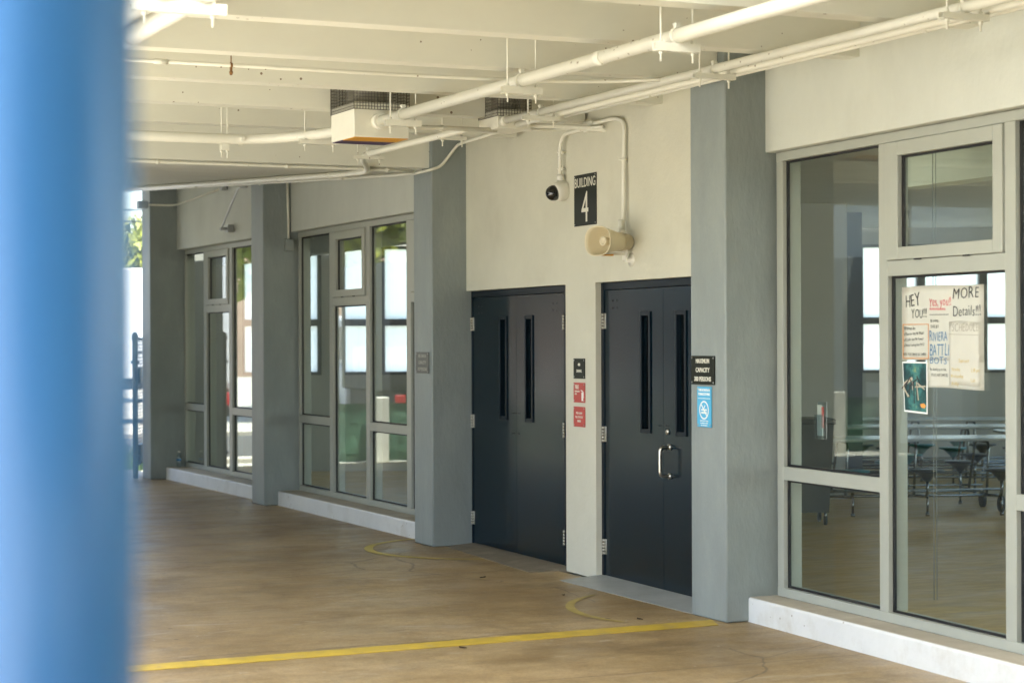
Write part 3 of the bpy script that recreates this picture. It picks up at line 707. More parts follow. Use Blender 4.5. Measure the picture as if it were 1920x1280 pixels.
pipe('conduit', 'grey thin conduit crossing the face of the column right of the doors', [at_x(1296, 161, 6.34), at_x(1352, 150, 6.34)], .012, seg=10, m=m_col, cat='conduit')
# cross pipe on the left, ends in the larger box
pipe('cross_pipe', 'thick cream pipe crossing the ceiling toward the left of the larger vent box', [(FX + .05, 14.02, 3.235), (4.35, 14.02, 3.235), (4.75, 13.62, 3.262), (4.78, 13.25, 3.262)], .0375, .5, seg=18,
     parts=[('strap', (4.22, 14.02, 3.235), (1, 0, 0), .042)])
def zy(px, py, y): return at_y(px, py, y)
a, b_ = zy(790, 239, 13.12), zy(900, 243, 13.2)
pipe('conduit', 'cream conduit linking the two vent boxes', [(5.02, 13.12, a.z), a, (5.90, 13.2, b_.z)], .0165, seg=12, cat='conduit', parts=[('strap', zy(828, 240.5, 13.15), (1, 0, 0), .021)])
pipe('conduit', 'upper cream conduit from the smaller vent box to the cream wall', [(6.05, 13.18, zy(990, 236, 13.18).z), zy(1060, 237, 13.12), zy(1120, 242, 13.02), (6.70, 12.98, zy(1128, 244, 12.98).z)], .018, .1, seg=12, cat='conduit')
pipe('conduit', 'lower cream conduit from the smaller vent box looping down to the horn loudspeaker',
     [(6.05, 13.26, zy(990, 245, 13.26).z), at_x(1050, 243, 6.50), at_x(1110, 233, 6.625), at_x(1150, 222, 6.64), at_x(1171, 226, 6.635), (wallx(12.62) - .03, 12.62, 3.1), (wallx(12.62) - .04, 12.61, 2.53)], .0145, .13, seg=12, cat='conduit',
     parts=[('strap', (wallx(12.6) - .03, 12.62, 3.055), (0, 0, 1), .02), ('coupling', (wallx(12.6) - .06, 12.61, 2.585), (0, 0, 1), .02)])
p0 = at_x(1105, 247, 6.60)
pipe('conduit', 'short cream conduit dropping from a small box to the security camera',
     [(wallx(13.2) - .06, 13.16, 3.335), (wallx(13.6) - .05, 13.62, 3.33), (wallx(13.6) - .045, 13.70, 3.26), (wallx(13.6) - .045, 13.70, 3.0)], .0145, .08, seg=12, cat='conduit',
     parts=[('strap', (wallx(13.6) - .03, 13.70, 3.20), (0, 0, 1), .02), ('strap', (wallx(13.6) - .03, 13.70, 3.075), (0, 0, 1), .02)])
mb = MB(); q = Vector((wallx(13.1) - .05, 13.12, 3.30))
jb = thing('junction_box', 'small cream junction box on the wall above the security camera', 'junction box', q)
mb.box(q.x-.035, q.x+.048, q.y-.06, q.y+.07, q.z-.0, q.z+.075, bev=.006); obj('body', mb, m_pipe, jb)
mb = MB(); mb.tube([(q.x-.04, q.y-.03, q.z+.03), (q.x-.05, q.y-.10, q.z+.02), (q.x-.03, q.y-.24, q.z+.015)], .010, 8); obj('spout', mb, m_pipe, jb)
# lower pipe to the bend and along the sloping soffit
sof = lambda y: S(y) - .035
pipe('conduit', 'cream conduit bending under the girder and running far along the sloping soffit',
     [(5.70, 13.3, 3.30), (5.66, 15.42, 3.285), (5.93, 15.92, 3.205), (5.92, 16.6, sof(16.6)), (5.90, 20.6, sof(20.6)), (5.80, 26.4, sof(26.4))], .0245, .22, seg=14, cat='conduit',
     parts=[('strap', (5.915, yy, sof(yy)), (0, 1, 0), .03) for yy in (16.9, 18.3, 19.9, 21.8, 23.8)])
pipe('conduit', 'thin cream conduit along the tops of the far columns',
     [at_y(936, 247, 13.42), at_y(868, 268, 15.3), at_y(858, 272, 15.76), at_y(826, 313, 15.76), at_x(806, 319, 6.41), at_x(776, 326, 6.41), (6.33, 17.4, sof(17.4)), (6.28, 19.2, sof(19.2)), (6.15, 23.1, sof(23.1)), (6.08, 26.4, sof(26.4))], .0125, .06, seg=10, cat='conduit',
     parts=[('strap', (6.29, yy, sof(yy)), (0, 1, 0), .017) for yy in (17.6, 18.8, 20.2)] + [('strap', (6.15, yy, sof(yy)), (0, 1, 0), .017) for yy in (22.2, 24.0)])
pipe('conduit', 'thin cream conduit lying under the girder',
     [(-4.3, 15.94, 3.226), (6.05, 15.94, 3.226), (6.38, 16.02, 3.222)], .0125, .1, seg=10, cat='conduit', parts=[('strap', (xx, 15.94, 3.226), (1, 0, 0), .017) for xx in (3.0, 4.1, 5.2, 6.1)])
pipe('conduit', 'thin cream conduit hung across the ceiling from a rusty rod',
     [(CX + .2, 11.08, 3.352), (4.6, 11.08, 3.352), (5.5, 10.98, 3.352), (6.0, 10.55, 3.35)], .0115, .6, seg=10, cat='conduit', parts=[('coupling', (2.87, 11.08, 3.352), (1, 0, 0), .0155)])
pipe('conduit', 'vertical cream conduit down the side of the middle grey column to a small box', [(6.70, 20.53, S(20.5) + .01), (6.715, 20.53, 2.86)], .0125, seg=10, cat='conduit')
mb = MB(); jb = thing('junction_box', 'small grey electrical box under the conduit on the middle column', 'junction box', (6.715, 20.525, 2.74))
mb.box(6.67, 6.765, 20.49, 20.557, 2.735, 2.865, bev=.008); obj('body', mb, m_col, jb)
# rusty hanger
hx = at_z(435, 122, 3.352).x
rh = thing('rusty_hanger', 'rusty threaded rod and clamp holding the thin ceiling conduit', 'pipe hanger', (hx, 11.08, 3.30))
mb = MB(); mb.tube([(hx, 11.08, 3.36), (hx, 11.08, 3.82)], .0038, 8); obj('rod', mb, m_rust, rh)
mb = MB(); mb.tube([(hx-.006, 11.08, 3.352), (hx+.006, 11.08, 3.352)], .0155, 12); mb.box(hx-.008, hx+.007, 11.074, 11.086, 3.295, 3.338, bev=.003); mb.lathe([(.011, 3.304), (.011, 3.316)], Matrix.Translation((hx, 11.08, 0)), 6); obj('clamp', mb, m_rust, rh)

# trapeze hangers: bar + two rods + clamp
def trapeze(cx, y, z, w, top, label, clamp=.043, group='trapeze pipe hangers under the ceiling', h=.042):
    t = thing('trapeze_hanger', label, 'pipe hanger', (cx, y, z - h/2), group)
    mb = MB(); a, b2 = cx - w/2, cx + w/2
    mb.box(a, b2, y - .021, y - .018, z - h/2, z + h/2); mb.box(a, b2, y + .018, y + .021, z - h/2, z + h/2); mb.box(a, b2, y - .018, y + .018, z - h/2, z - h/2 + .003)
    mb.box(a, b2, y - .018, y - .010, z + h/2 - .003, z + h/2); mb.box(a, b2, y + .010, y + .018, z + h/2 - .003, z + h/2)
    obj('channel', mb, m_pipe, t)
    for xx in (cx - w*.36, cx + w*.36):
        mb = MB(); mb.tube([(xx, y, z - h/2 - .05), (xx, y, top)], .0052, 8)
        mb.lathe([(.012, z - h/2 - .014), (.012, z - h/2 - .001)], Matrix.Translation((xx, y, 0)), 6); mb.lathe([(.012, z + h/2 + .001), (.012, z + h/2 + .012)], Matrix.Translation((xx, y, 0)), 6)
        obj('rod', mb, m_pipe, t)
    if clamp:
        mb = MB(); zz = z + h/2 + clamp - .006
        mb.tube([(cx + .0, y - .012, zz), (cx + .0, y + .012, zz)], clamp, 16); mb.box(cx - .012, cx + .012, y - .012, y + .012, zz + clamp - .004, zz + clamp + .022); mb.tube([(cx - .02, y, zz + clamp + .014), (cx + .02, y, zz + clamp + .014)], .006, 6)
        obj('pipe_clamp', mb, m_pipe, t)
    return t
for y, w_ in ((8.62, 'nearest the top right, beside the ceiling joist'), (10.45, 'in the middle of its run'), (12.33, 'just in front of the larger vent box')):
    trapeze(PA, y, 3.21, .25, 3.82, 'trapeze hanger carrying the thick cream pipe, ' + w_)
for y, w_ in ((7.72, 'above the near window'), (10.06, 'beside the column right of the doors'), (12.42, 'just in front of the smaller vent box')):
    trapeze(PB + .0, y, 3.297, .27, 3.82, 'slim trapeze hanger under the medium pipe, ' + w_, clamp=.031, h=.030)
trapeze(4.10, 14.02, 3.175, .06, 3.82, 'small square trapeze hanger under the left cross pipe', clamp=None, h=.05)
trapeze(4.72, 13.72, 3.205, .30, 3.82, 'trapeze hanger at the left of the larger vent box', clamp=None, h=.03)
trapeze(5.66, 15.22, 3.255, .26, 3.45, 'short trapeze hanger at the bend of the conduit by the girder', clamp=.028, h=.026)
trapeze(5.78, 13.75, 3.28, .22, 3.82, 'short trapeze hanger left of the smaller vent box', clamp=.026, h=.026)
# paired big pipes top left
for xx, lab in ((2.29, 'right one of the two big whitish pipes at the top left corner'), (2.105, 'left one of the two big whitish pipes at the top left corner')):
    t = thing('drain_pipe', lab, 'pipe', (xx, 9.3, 3.17), 'big pipes at the top left corner')
    mb = MB(); mb.tube([(xx, -4, 3.222), (xx, 9.18, 3.222), (xx, 9.40, 3.222)], .047, 24); obj('tube', mb, m_white, t)
    mb = MB(); mb.tube([(xx, 9.33, 3.222), (xx, 9.45, 3.222)], .054, 24); mb.tube([(xx, 9.40, 3.222), (xx, 9.40, 3.83)], .047, 20); obj('elbow', mb, m_white, t)
trapeze(2.17, 8.08, 3.150, .40, 3.82, 'white trapeze hanger under the two big pipes at the top left corner', clamp=None, h=.045)

# vent boxes
def vent_box(x0, x1, y0, y1, z0, z1, label, stripes):
    t = thing('vent_box', label, 'vent', ((x0+x1)/2, (y0+y1)/2, z0), 'caged vent boxes under the ceiling')
    mb = MB(); mb.box(x0, x1, y0, y1, z0 + .004, z1, bev=.006); mb.box(x0+.03, x1-.02, y0-.003, y0+.01, z0 + .022, z0 + .028); obj('body', mb, m_box, t)
    if stripes:
        mb = MB(); ym = y0 + (y1-y0)*.52
        mb.box(x0+.008, x1-.008, y0+.008, ym, z0, z0+.012, mi=0); mb.box(x0+.008, x1-.008, ym, y1-.008, z0, z0+.012, mi=1); obj('striped_base', mb, [m_orange, m_purple], t)
    mb = MB(); top = 3.82; st = .021
    n = int((x1-x0)/st)
    for i in range(n+1):
        xx = x0 + (x1-x0)*i/n
        for yy in (y0 - .004, y1): mb.box(xx-.0017, xx+.0017, yy, yy+.003, z1-.05, top)
    n = int((y1-y0)/st)
    for i in range(n+1):
        yy = y0 + (y1-y0)*i/n
        for xx in (x0 - .004, x1): mb.box(xx, xx+.003, yy-.0017, yy+.0017, z1-.05, top)
    n = int((top - z1 + .05)/st)
    for i in range(n+1):
        zz = z1 - .05 + st*i
        mb.box(x0-.003, x1+.003, y0-.0045, y0-.0015, zz-.0017, zz+.0017); mb.box(x0-.003, x1+.003, y1+.001, y1+.004, zz-.0017, zz+.0017)
        mb.box(x0-.0045, x0-.0015, y0, y1, zz-.0017, zz+.0017); mb.box(x1+.001, x1+.004, y0, y1, zz-.0017, zz+.0017)
    obj('wire_cage', mb, m_mesh, t)
    mb = MB(); cx, cy = (x0+x1)/2, (y0+y1)/2
    mb.lathe([((x1-x0)*.38, z1), ((x1-x0)*.38, z1+.28), ((x1-x0)*.2, z1+.33), (0, z1+.33)], Matrix.Translation((cx, cy, 0)), 20)
    mb.box(cx+.06, cx+.10, y0+.04, y0+.06, z1, top); obj('motor', mb, m_louvre, t)
vent_box(4.655, 5.06, 12.80, 13.27, 3.155, 3.40, 'larger caged vent box with an orange and purple underside', True)
vent_box(5.845, 6.11, 13.06, 13.40, 3.285, 3.43, 'smaller plain caged vent box near the cream wall', False)

# far wall fixtures
t = thing('flood_light', 'small grey flood light on a conduit at the farthest column', 'light', (6.30, 25.3, 3.48))
mb = MB(); mb.tube(fillet([(6.69, 22.9, 3.585), (6.68, 25.02, 3.515), (6.62, 25.07, 3.51), (6.33, 25.07, 3.51)], .08), .013, 10); obj('conduit_arm', mb, m_pipe, t)
mb = MB(); mb.box(6.19, 6.32, 25.04, 25.16, 3.46, 3.56, bev=.01); obj('lamp_head', mb, m_dull, t)
mb = MB(); mb.box(6.64, 6.71, 22.83, 22.93, 3.55, 3.63, bev=.008); obj('end_box', mb, m_dull, t)
t = thing('wall_brace', 'thin diagonal brace rod on the lintel of the farthest window', 'bracket', (6.6, 22.7, 3.08))
mb = MB(); mb.tube(fillet([(6.50, 21.35, 3.48), (6.52, 21.75, 3.50), (6.58, 22.62, 3.10)], .05), .010, 8); obj('rod', mb, m_dull, t)
mb = MB(); mb.box(6.56, 6.66, 22.60, 22.67, 3.065, 3.10, bev=.004); mb.box(6.64, 6.71, 22.58, 22.70, 3.04, 3.13); obj('wall_plate', mb, m_dull, t)

# ================================================================ BOTTLE, LEAVES, POSTER
bp_ = Vector((6.69, 24.98, .155))
t = thing('water_bottle', 'clear plastic water bottle standing on the step by the farthest window', 'bottle', bp_)
mb = MB(); mb.lathe([(.028, .0), (.032, .006), (.032, .125), (.030, .14), (.014, .178), (.0125, .192)], Matrix.Translation(bp_), 20); obj('bottle_body', mb, m_water, t)
mb = MB(); mb.lathe([(.0145, .188), (.0145, .205), (0, .206)], Matrix.Translation(bp_), 14); obj('cap', mb, m_white, t)
mb = MB(); mb.lathe([(.0328, .085), (.0328, .108)], Matrix.Translation(bp_), 20); obj('paper_label', mb, m_inkblue, t)
for i, (px, py, lab) in enumerate(((868, 1215, 'curled dry leaf on the floor below the yellow line'), (905, 1083, 'dark dry leaf on the floor in front of the far doors'), (1200, 1161, 'dark dry leaf on the floor just above the yellow line'), (1058, 1116, 'small dry leaf on the floor left of the grey ramp'))):
    p = at_z(px, py); mb = MB(); a = random.uniform(0, 3); bm = mb.bm; n = 7; Ls = []
    for k in range(n):
        t_ = k/(n-1); w = .011*math.sin(math.pi*min(.97, t_ + .03)) + .001; q = Vector((t_-.5)) if False else None
        cx, cy = (t_-.5)*.05, .008*math.sin(3*t_)
        row = []
        for s_, zz in ((-1, .007 + .006*t_), (0, .004), (1, .007)):
            x_ = cx; y_ = cy + s_*w
            row.append(bm.verts.new((p.x + x_*math.cos(a) - y_*math.sin(a), p.y + x_*math.sin(a) + y_*math.cos(a), zz)))
        Ls.append(row)
    for r0, r1 in zip(Ls, Ls[1:]):
        for k in range(2): bm.faces.new([r0[k], r0[k+1], r1[k+1], r1[k]])
    bmesh.ops.solidify(bm, geom=bm.faces[:], thickness=.0012)
    obj('dry_leaf', mb, m_leafdry, None, lab, 'leaf', 'dry leaves on the walkway floor')

# posters inside the near window, just behind the glass
PT = frame(6.715 + .045, 10.73, 0, 3.2)
def P2(s, z, d=0.0):   # point on the pane by distance along the wall
    a = R(3.2); k = (s - 10.73)/math.cos(a)
    return PT @ Matrix.Translation((-k, z, d))
# taped to the outside of the glass, 8 mm proud of it
def poster_T(d): return frame(6.715 + .026, 10.73, 0, 3.2) @ Matrix.Translation((0, 0, d))
sx_ = lambda s: -(s + .05 - 10.73)/math.cos(R(3.2))
pr = thing('handmade_poster', 'cream handwritten paper poster with HEY YOU and MORE Details taped to the near window', 'poster', (6.66, 8.86, 1.49))
def sheet(mb, x0, x1, y0, y1, d, curl=.006, n=10, T=None):
    T = poster_T(0); bm = mb.bm; rows = []
    for j in range(n+1):
        row = []
        for i in range(n+1):
            u, v = i/n, j/n
            row.append(bm.verts.new(T @ Vector((x0 + (x1-x0)*u, y0 + (y1-y0)*v + .004*math.sin(5*u), d + curl*(math.sin(3.1*u + 2*v)*.5 + .5)*.5 + curl*(u**6)))))
        rows.append(row)
    fs = []
    for j in range(n):
        for i in range(n): fs.append(bm.faces.new([rows[j][i], rows[j][i+1], rows[j+1][i+1], rows[j+1][i]]))
    for f in fs: f.smooth = True
    bmesh.ops.solidify(bm, geom=fs, thickness=-.0006)
    return
xa, xm, xb = sx_(9.254), sx_(9.005), sx_(8.46)
mb = MB(); sheet(mb, xa, xb, 1.648, 2.058, .002, .004); obj('sheet', mb, m_paper, pr)
mb = MB(); sheet(mb, xm, xb, 1.498, 1.66, .002, .003); obj('sheet', mb, m_paper, pr)
mb = MB(); sheet(mb, sx_(8.778), sx_(8.487), 1.515, 1.86, .009, .004); obj('schedule_sheet', mb, m_paper, pr, 'separate paler sheet with faint grey SCHEDULE lettering')
d = .0075
def ink(lines, m, name):
    for s, x, y, size, sx, bold, rot in lines:
        mb = MB(); B0 = poster_T(d + (.007 if x > sx_(8.778) and y < 1.86 else 0)) @ Matrix.Translation((x, y, 0)) @ Matrix.Rotation(R(rot), 4, 'Z'); cx = 0
        for ch in s:
            if ch == ' ': cx += .30*size*sx; continue
            J = Matrix.Translation((cx, random.uniform(-.03, .03)*size, 0)) @ Matrix.Rotation(R(random.uniform(-5, 5)), 4, 'Z')
            k = random.uniform(.92, 1.08)
            w = mb.text(ch, B0 @ J, size*k, sx*random.uniform(.94, 1.06), 'LEFT', depth=.0004, bold=-.011*size, shear=random.uniform(-.05, .12))
            cx += w + .07*size*sx
        obj(name, mb, m, pr)
    return MB()
X = lambda px: sx_(9.254 - (px - 1694)*(9.254 - 8.458)/156)
Zp = lambda px, py: 2.060 - (py - (537 - (px-1694)*.038))*(2.060 - 1.50)/(729 - 534 + .0)
mb = ink([('HEY', X(1702), Zp(1702, 577), .105, .82, .0012, 3), ('YOU!!!', X(1714), Zp(1714, 598), .072, .70, .0014, 2), ('MORE', X(1792), Zp(1792, 559), .085, 1.0, .0012, 0), ('Details!!!', X(1793), Zp(1793, 592), .078, .90, .0010, 0),
          ('Wanna be', X(1699), Zp(1699, 621), .030, .9, .0002, 0), ('\u2611Smarter than Ms Wade?', X(1699), Zp(1699, 632), .022, .78, .0002, 2), ('\u2611Cooler than Mr Power?', X(1699), Zp(1699, 643), .022, .78, .0002, 2), ('\u2611Better looking than Mr C?', X(1699), Zp(1699, 654), .022, .74, .0002, 2),
          ('WELL YOU CAN BE ALL THREE!', X(1697), Zp(1697, 671), .022, .70, .0003, 0), ('By joining...', X(1751), Zp(1751, 604), .022, .85, .0001, 0), ('THE #1', X(1751), Zp(1751, 616), .026, .9, .0001, 0),
          ('By showing up to this,', X(1750), Zp(1750, 697), .022, .75, .0002, 0), ('SPOTS ARE LIMITED', X(1752), Zp(1752, 708), .022, .78, .0003, 0)], m_ink, 'black_writing')
T = poster_T(d + .001); mb.prism([(X(1750), Zp(1750, 591)), (X(1786), Zp(1786, 590)), (X(1786), Zp(1786, 590) + .003), (X(1750), Zp(1750, 591) + .003)], T, .0004)
obj('ruled_line', mb, m_ink, pr)
mb = ink([('Yes, you!!', X(1748), Zp(1748, 575), .070, .72, .0010, 1)], m_inkred, 'red_writing')
for k in (0, 1): mb.prism([(X(1750), Zp(1750, 579 + k*2)), (X(1780), Zp(1780, 579 + k*2)), (X(1780), Zp(1780, 579 + k*2) + .003), (X(1750), Zp(1750, 579 + k*2) + .003)], T, .0004)
obj('underline', mb, m_inkred, pr)
mb = ink([('RIVIERA', X(1749), Zp(1749, 641), .078, .62, .0010, 0), ('BATTLE', X(1749), Zp(1749, 668), .094, .57, .0010, 0), ('BOTS', X(1749), Zp(1749, 684), .052, 1.20, .0008, 0)], m_inkblue, 'blue_writing')
mb = MB(); e = .0035
x0, x1, y0, y1 = X(1697), X(1748), Zp(1697, 677), Zp(1697, 610)
for q in (((x0, y0), (x1, y0 + e)), ((x0, y1 - e), (x1, y1)), ((x0, y0 + e), (x0 + e*1.6, y1 - e)), ((x1 - e*1.6, y0 + e), (x1, y1 - e))):
    mb.prism([q[0], (q[1][0], q[0][1]), q[1], (q[0][0], q[1][1])], T, .0004)
obj('orange_border', mb, m_inkora, pr)
mb = ink([('SCHEDULE', X(1793), Zp(1793, 621), .060, .80, .0006, 0)], m_inkgrey, 'faint_writing')
T2 = poster_T(d + .008); mb.prism([(X(1788), Zp(1788, 627)), (X(1843), Zp(1843, 627)), (X(1843), Zp(1843, 627) + .0025), (X(1788), Zp(1788, 627) + .0025)], T2, .0004)
obj('ruled_line', mb, m_inkgrey, pr)
mb = ink([('Summer', X(1806), Zp(1806, 679), .030, .95, .0004, 0), ('Monday', X(1793), Zp(1793, 695), .027, .9, .0004, 0), ('Wednesday', X(1791), Zp(1791, 708), .027, .9, .0004, 0), ('Friday', X(1793), Zp(1793, 722), .027, .9, .0004, 0), ('2:30 pm', X(1828), Zp(1828, 695), .027, .9, .0004, 0), ('Lab', X(1828), Zp(1828, 714), .027, .9, .0004, 0)], m_inkyel, 'yellow_writing')
pp = thing('photo_print', 'dark teal photo print with white border hanging below the handwritten poster', 'poster', (6.66, 9.12, 1.35))
mb = MB(); T = poster_T(.004); xL, xR = sx_(9.250), sx_(8.998)
mb.prism([(xL, 1.640), (xR, 1.640), (xR, 1.352), (xL + .02, 1.360)], T, .0012); obj('paper_border', mb, m_letterw, pp)
mb = MB(); T = poster_T(.0055); mb.prism([(xL + .008, 1.632), (xR - .01, 1.632), (xR - .008, 1.362), (xL + .027, 1.369)], T, .0005); obj('picture', mb, m_print, pp)
mb = MB(); T = poster_T(.0062)
mb.prism([(xR - .07, 1.405), (xR - .035, 1.412), (xR - .012, 1.398), (xR - .03, 1.383), (xR - .06, 1.388)], T, .0004, 0)
mb.prism([(xL + .01, 1.52), (xL + .10, 1.555), (xL + .11, 1.54), (xL + .03, 1.505)], T, .0004, 2)
for k in range(16):
    a = random.uniform(0, 3.1); cx, cy = xL + random.uniform(.03, .2), random.uniform(1.465, 1.545); l = random.uniform(.02, .06)
    u = Vector((math.cos(a), math.sin(a)))*l; w = Vector((-u.y, u.x)).normalized()*.004
    mb.prism([(cx - u.x - w.x, cy - u.y - w.y), (cx + u.x - w.x, cy + u.y - w.y), (cx + u.x + w.x, cy + u.y + w.y), (cx - u.x + w.x, cy - u.y + w.y)], poster_T(.0064 + k*.0001), .0004, 1 if k % 3 else 2)
obj('picture_detail', mb, [m_inkora, m_ink, m_steptop], pp)
# leaflet holder on the inside of the near window
lh = thing('leaflet_holder', 'clear acrylic leaflet holder with a red card inside the near window', 'holder', (6.80, 10.36, 1.15))
T = frame(6.715 + .14, 10.73, 0, 3.2)
mb = MB(); mb.box(sx_(10.43), sx_(10.33), 1.15, 1.38, -.03, -.024, T); mb.box(sx_(10.43), sx_(10.33), 1.15, 1.30, -.004, .002, T); obj('acrylic_pocket', mb, m_water, lh)
mb = MB(); mb.box(sx_(10.42), sx_(10.36), 1.17, 1.36, -.020, -.012, T, mi=0); mb.box(sx_(10.36), sx_(10.335), 1.22, 1.35, -.011, -.008, T, mi=1); obj('leaflet', mb, [m_hallwall, m_red], lh)

# ================================================================ HALL FURNITURE
def make_table():
    t = thing('cafeteria_table', 'x', 'table', (0, 0, 0), 'folding cafeteria tables with attached stools in the hall')
    mb = MB(); mb.box(-1.5, 1.5, -.37, .37, .715, .745, bev=.008); mb.box(-1.505, 1.505, -.375, .375, .722, .738, mi=1, bev=.006); obj('tabletop', mb, [m_top, m_dull], t)
    mb = MB()
    for sy in (-.3, .3):
        mb.tube([(-1.25, sy, .17), (1.25, sy, .17)], .014, 8); mb.tube([(-1.25, sy, .23), (1.25, sy, .23)], .011, 8)
    for sx in (-1.1, -.35, .35, 1.1):
        mb.tube(fillet([(sx, -.30, .17), (sx + .05, -.22, .70), (sx + .05, .22, .70), (sx, .30, .17)], .08), .014, 8)
    obj('frame', mb, m_chrome, t)
    for i in range(8):
        sx = -1.12 + .75*(i % 4); sy = -.68 if i < 4 else .68
        mb = MB(); T = Matrix.Translation((sx, sy, 0))
        mb.lathe([(.03, .34), (.05, .37), (.11, .425), (.165, .438), (.17, .447), (.165, .456), (0, .458)], T, 20); st = obj('stool_seat', mb, m_teal if i in (1, 6) else m_seat, t)
        mb = MB(); mb.tube(fillet([(sx, sy, .35), (sx, sy, .19), (sx, sy*.45, .17)], .08), .016, 8); mb.tube([(sx, sy, .19), (sx, sy, .03)], .012, 8); mb.lathe([(.02, .0), (.02, .03)], T, 10); obj('stool_leg', mb, m_chrome, st)
    for sx in (-1.25, 1.25):
        for sy in (-.3, .3):
            mb = MB(); mb.tube([(sx - .02, sy, .078), (sx + .02, sy, .078)], .078, 18); mb.tube([(sx, sy, .06), (sx, sy, .17)], .012, 6); obj('caster', mb, m_rubber, t)
    return t
T0 = make_table()
spots = [(11.75, 16.95, -20, 'nearest cafeteria table, standing behind the grey bin'), (13.95, 18.95, -27, 'second cafeteria table from the near window, with teal stools showing'), (15.3, 20.6, -24, 'cafeteria table right under the frosted windows'), (10.2, 20.4, -24, 'cafeteria table behind the grey hall column'), (15.2, 16.9, -24, 'cafeteria table at the right behind the handwritten poster'), (12.5, 21.4, -24, 'cafeteria table in the far row between the hall columns')]
for i, (x, y, a, lab) in enumerate(spots):
    t = T0 if i == 0 else copy_tree(T0)
    t.location = (x, y, .02); t.rotation_euler.z = R(a); t['label'] = lab
b_ = thing('wheeled_bin', 'tall dark grey wheeled bin standing behind the near window', 'bin', (10.42, 15.75, .02))
T = Matrix.Translation((10.40, 16.04, .02)) @ Matrix.Rotation(-R(24.5), 4, 'Z')
mb = MB(); P = [(-.16, -.22, .12), (.16, -.22, .12), (.16, .22, .12), (-.16, .22, .12), (-.20, -.27, .98), (.20, -.27, .98), (.20, .27, .98), (-.20, .27, .98)]
mb.hull([T @ Vector(p) for p in P], [(3, 2, 1, 0), (4, 5, 6, 7), (0, 1, 5, 4), (1, 2, 6, 5), (2, 3, 7, 6), (3, 0, 4, 7)]); mb.box(-.22, .22, -.29, .29, .95, 1.0, T, bev=.012); obj('bin_body', mb, m_bin, b_)
for sx in (-.13, .13):
    for sy in (-.18, .18):
        mb = MB(); mb.tube([T @ Vector((sx - .014, sy, .045)), T @ Vector((sx + .014, sy, .045))], .045, 14, mi=0); mb.tube([T @ Vector((sx, sy, .05)), T @ Vector((sx, sy, .13))], .014, 8, mi=1); obj('caster', mb, [m_rubber, m_chrome], b_)
bc = thing('blind_chain', 'fine beaded blind chain hanging inside the near window', 'chain', (6.95, 9.13, .3))
mb = MB(); q = along(6.715, 10.73, 3.2) @ Vector((.17, 9.215 - 10.73, 0))
mb.tube([(q.x, q.y, .30), (q.x, q.y, 2.85)], .0025, 6); mb.tube([(q.x + .02, q.y, .30), (q.x + .02, q.y, 2.85)], .0025, 6); obj('bead_string', mb, m_dull, bc)

# ================================================================ YARD BEYOND THE WALKWAY
g = thing('gate', 'grey chain link gate beside the farthest column', 'gate', (6.24, 25.45, 0))
gp = (6.235, 25.45)
mb = MB(); mb.lathe([(.036, 0), (.036, 1.78), (.046, 1.79), (.046, 1.80), (.040, 1.85), (.022, 1.885), (0, 1.89)], Matrix.Translation((gp[0], gp[1], 0)), 18)
for zz in (1.5, .3): mb.tube([(gp[0]-.055, gp[1], zz), (gp[0]+.055, gp[1], zz)], .018, 8)
obj('gate_post', mb, m_gate, g)
ga_, gb_ = Vector((6.29, 25.62, 0)), Vector((6.86, 27.2, 0))
mb = MB()
for zz, rr in ((1.80, .019), (1.62, .012), (.98, .014), (.16, .019)): mb.tube([ga_ + Vector((0, 0, zz)), gb_ + Vector((0, 0, zz))], rr, 10)
for q in (ga_, gb_): mb.tube([q + Vector((0, 0, .1)), q + Vector((0, 0, 1.80))], .019, 10)
obj('gate_frame', mb, m_gate, g)
mb = MB(); dd = (gb_ - ga_); L_ = dd.length; dd.normalize(); st = .085
k = -int(1.64/st)
for i in range(k, int(L_/st) + 1):
    for sgn in (1, -1):
        s0, z0 = i*st, .16
        if sgn == -1: s0 = i*st + 1.64
        s1 = s0 + sgn*1.64
        # clip to the leaf
        za, zb = .16, 1.80; sa, sb = s0, s1
        lo, hi = 0, L_
        def zat(s): return .16 + (s - s0)*sgn
        a1, a2 = max(min(sa, sb), lo), min(max(sa, sb), hi)
        if a2 - a1 < .02: continue
        mb.tube([ga_ + dd*a1 + Vector((0, 0, zat(a1))), ga_ + dd*a2 + Vector((0, 0, zat(a2)))], .0022, 4, cap=False)
obj('chain_link', mb, m_gate, g)
mb = MB(); T = Matrix.Translation((6.34, 25.70, 0)) @ Matrix.Rotation(math.atan2(dd.y, dd.x), 4, 'Z'); mb.box(-.02, .55, -.03, .03, 1.22, 1.42, T, bev=.004); mb.box(-.02, .55, -.03, .03, .20, .42, T, bev=.004); obj('lock_plate', mb, m_gate, g)

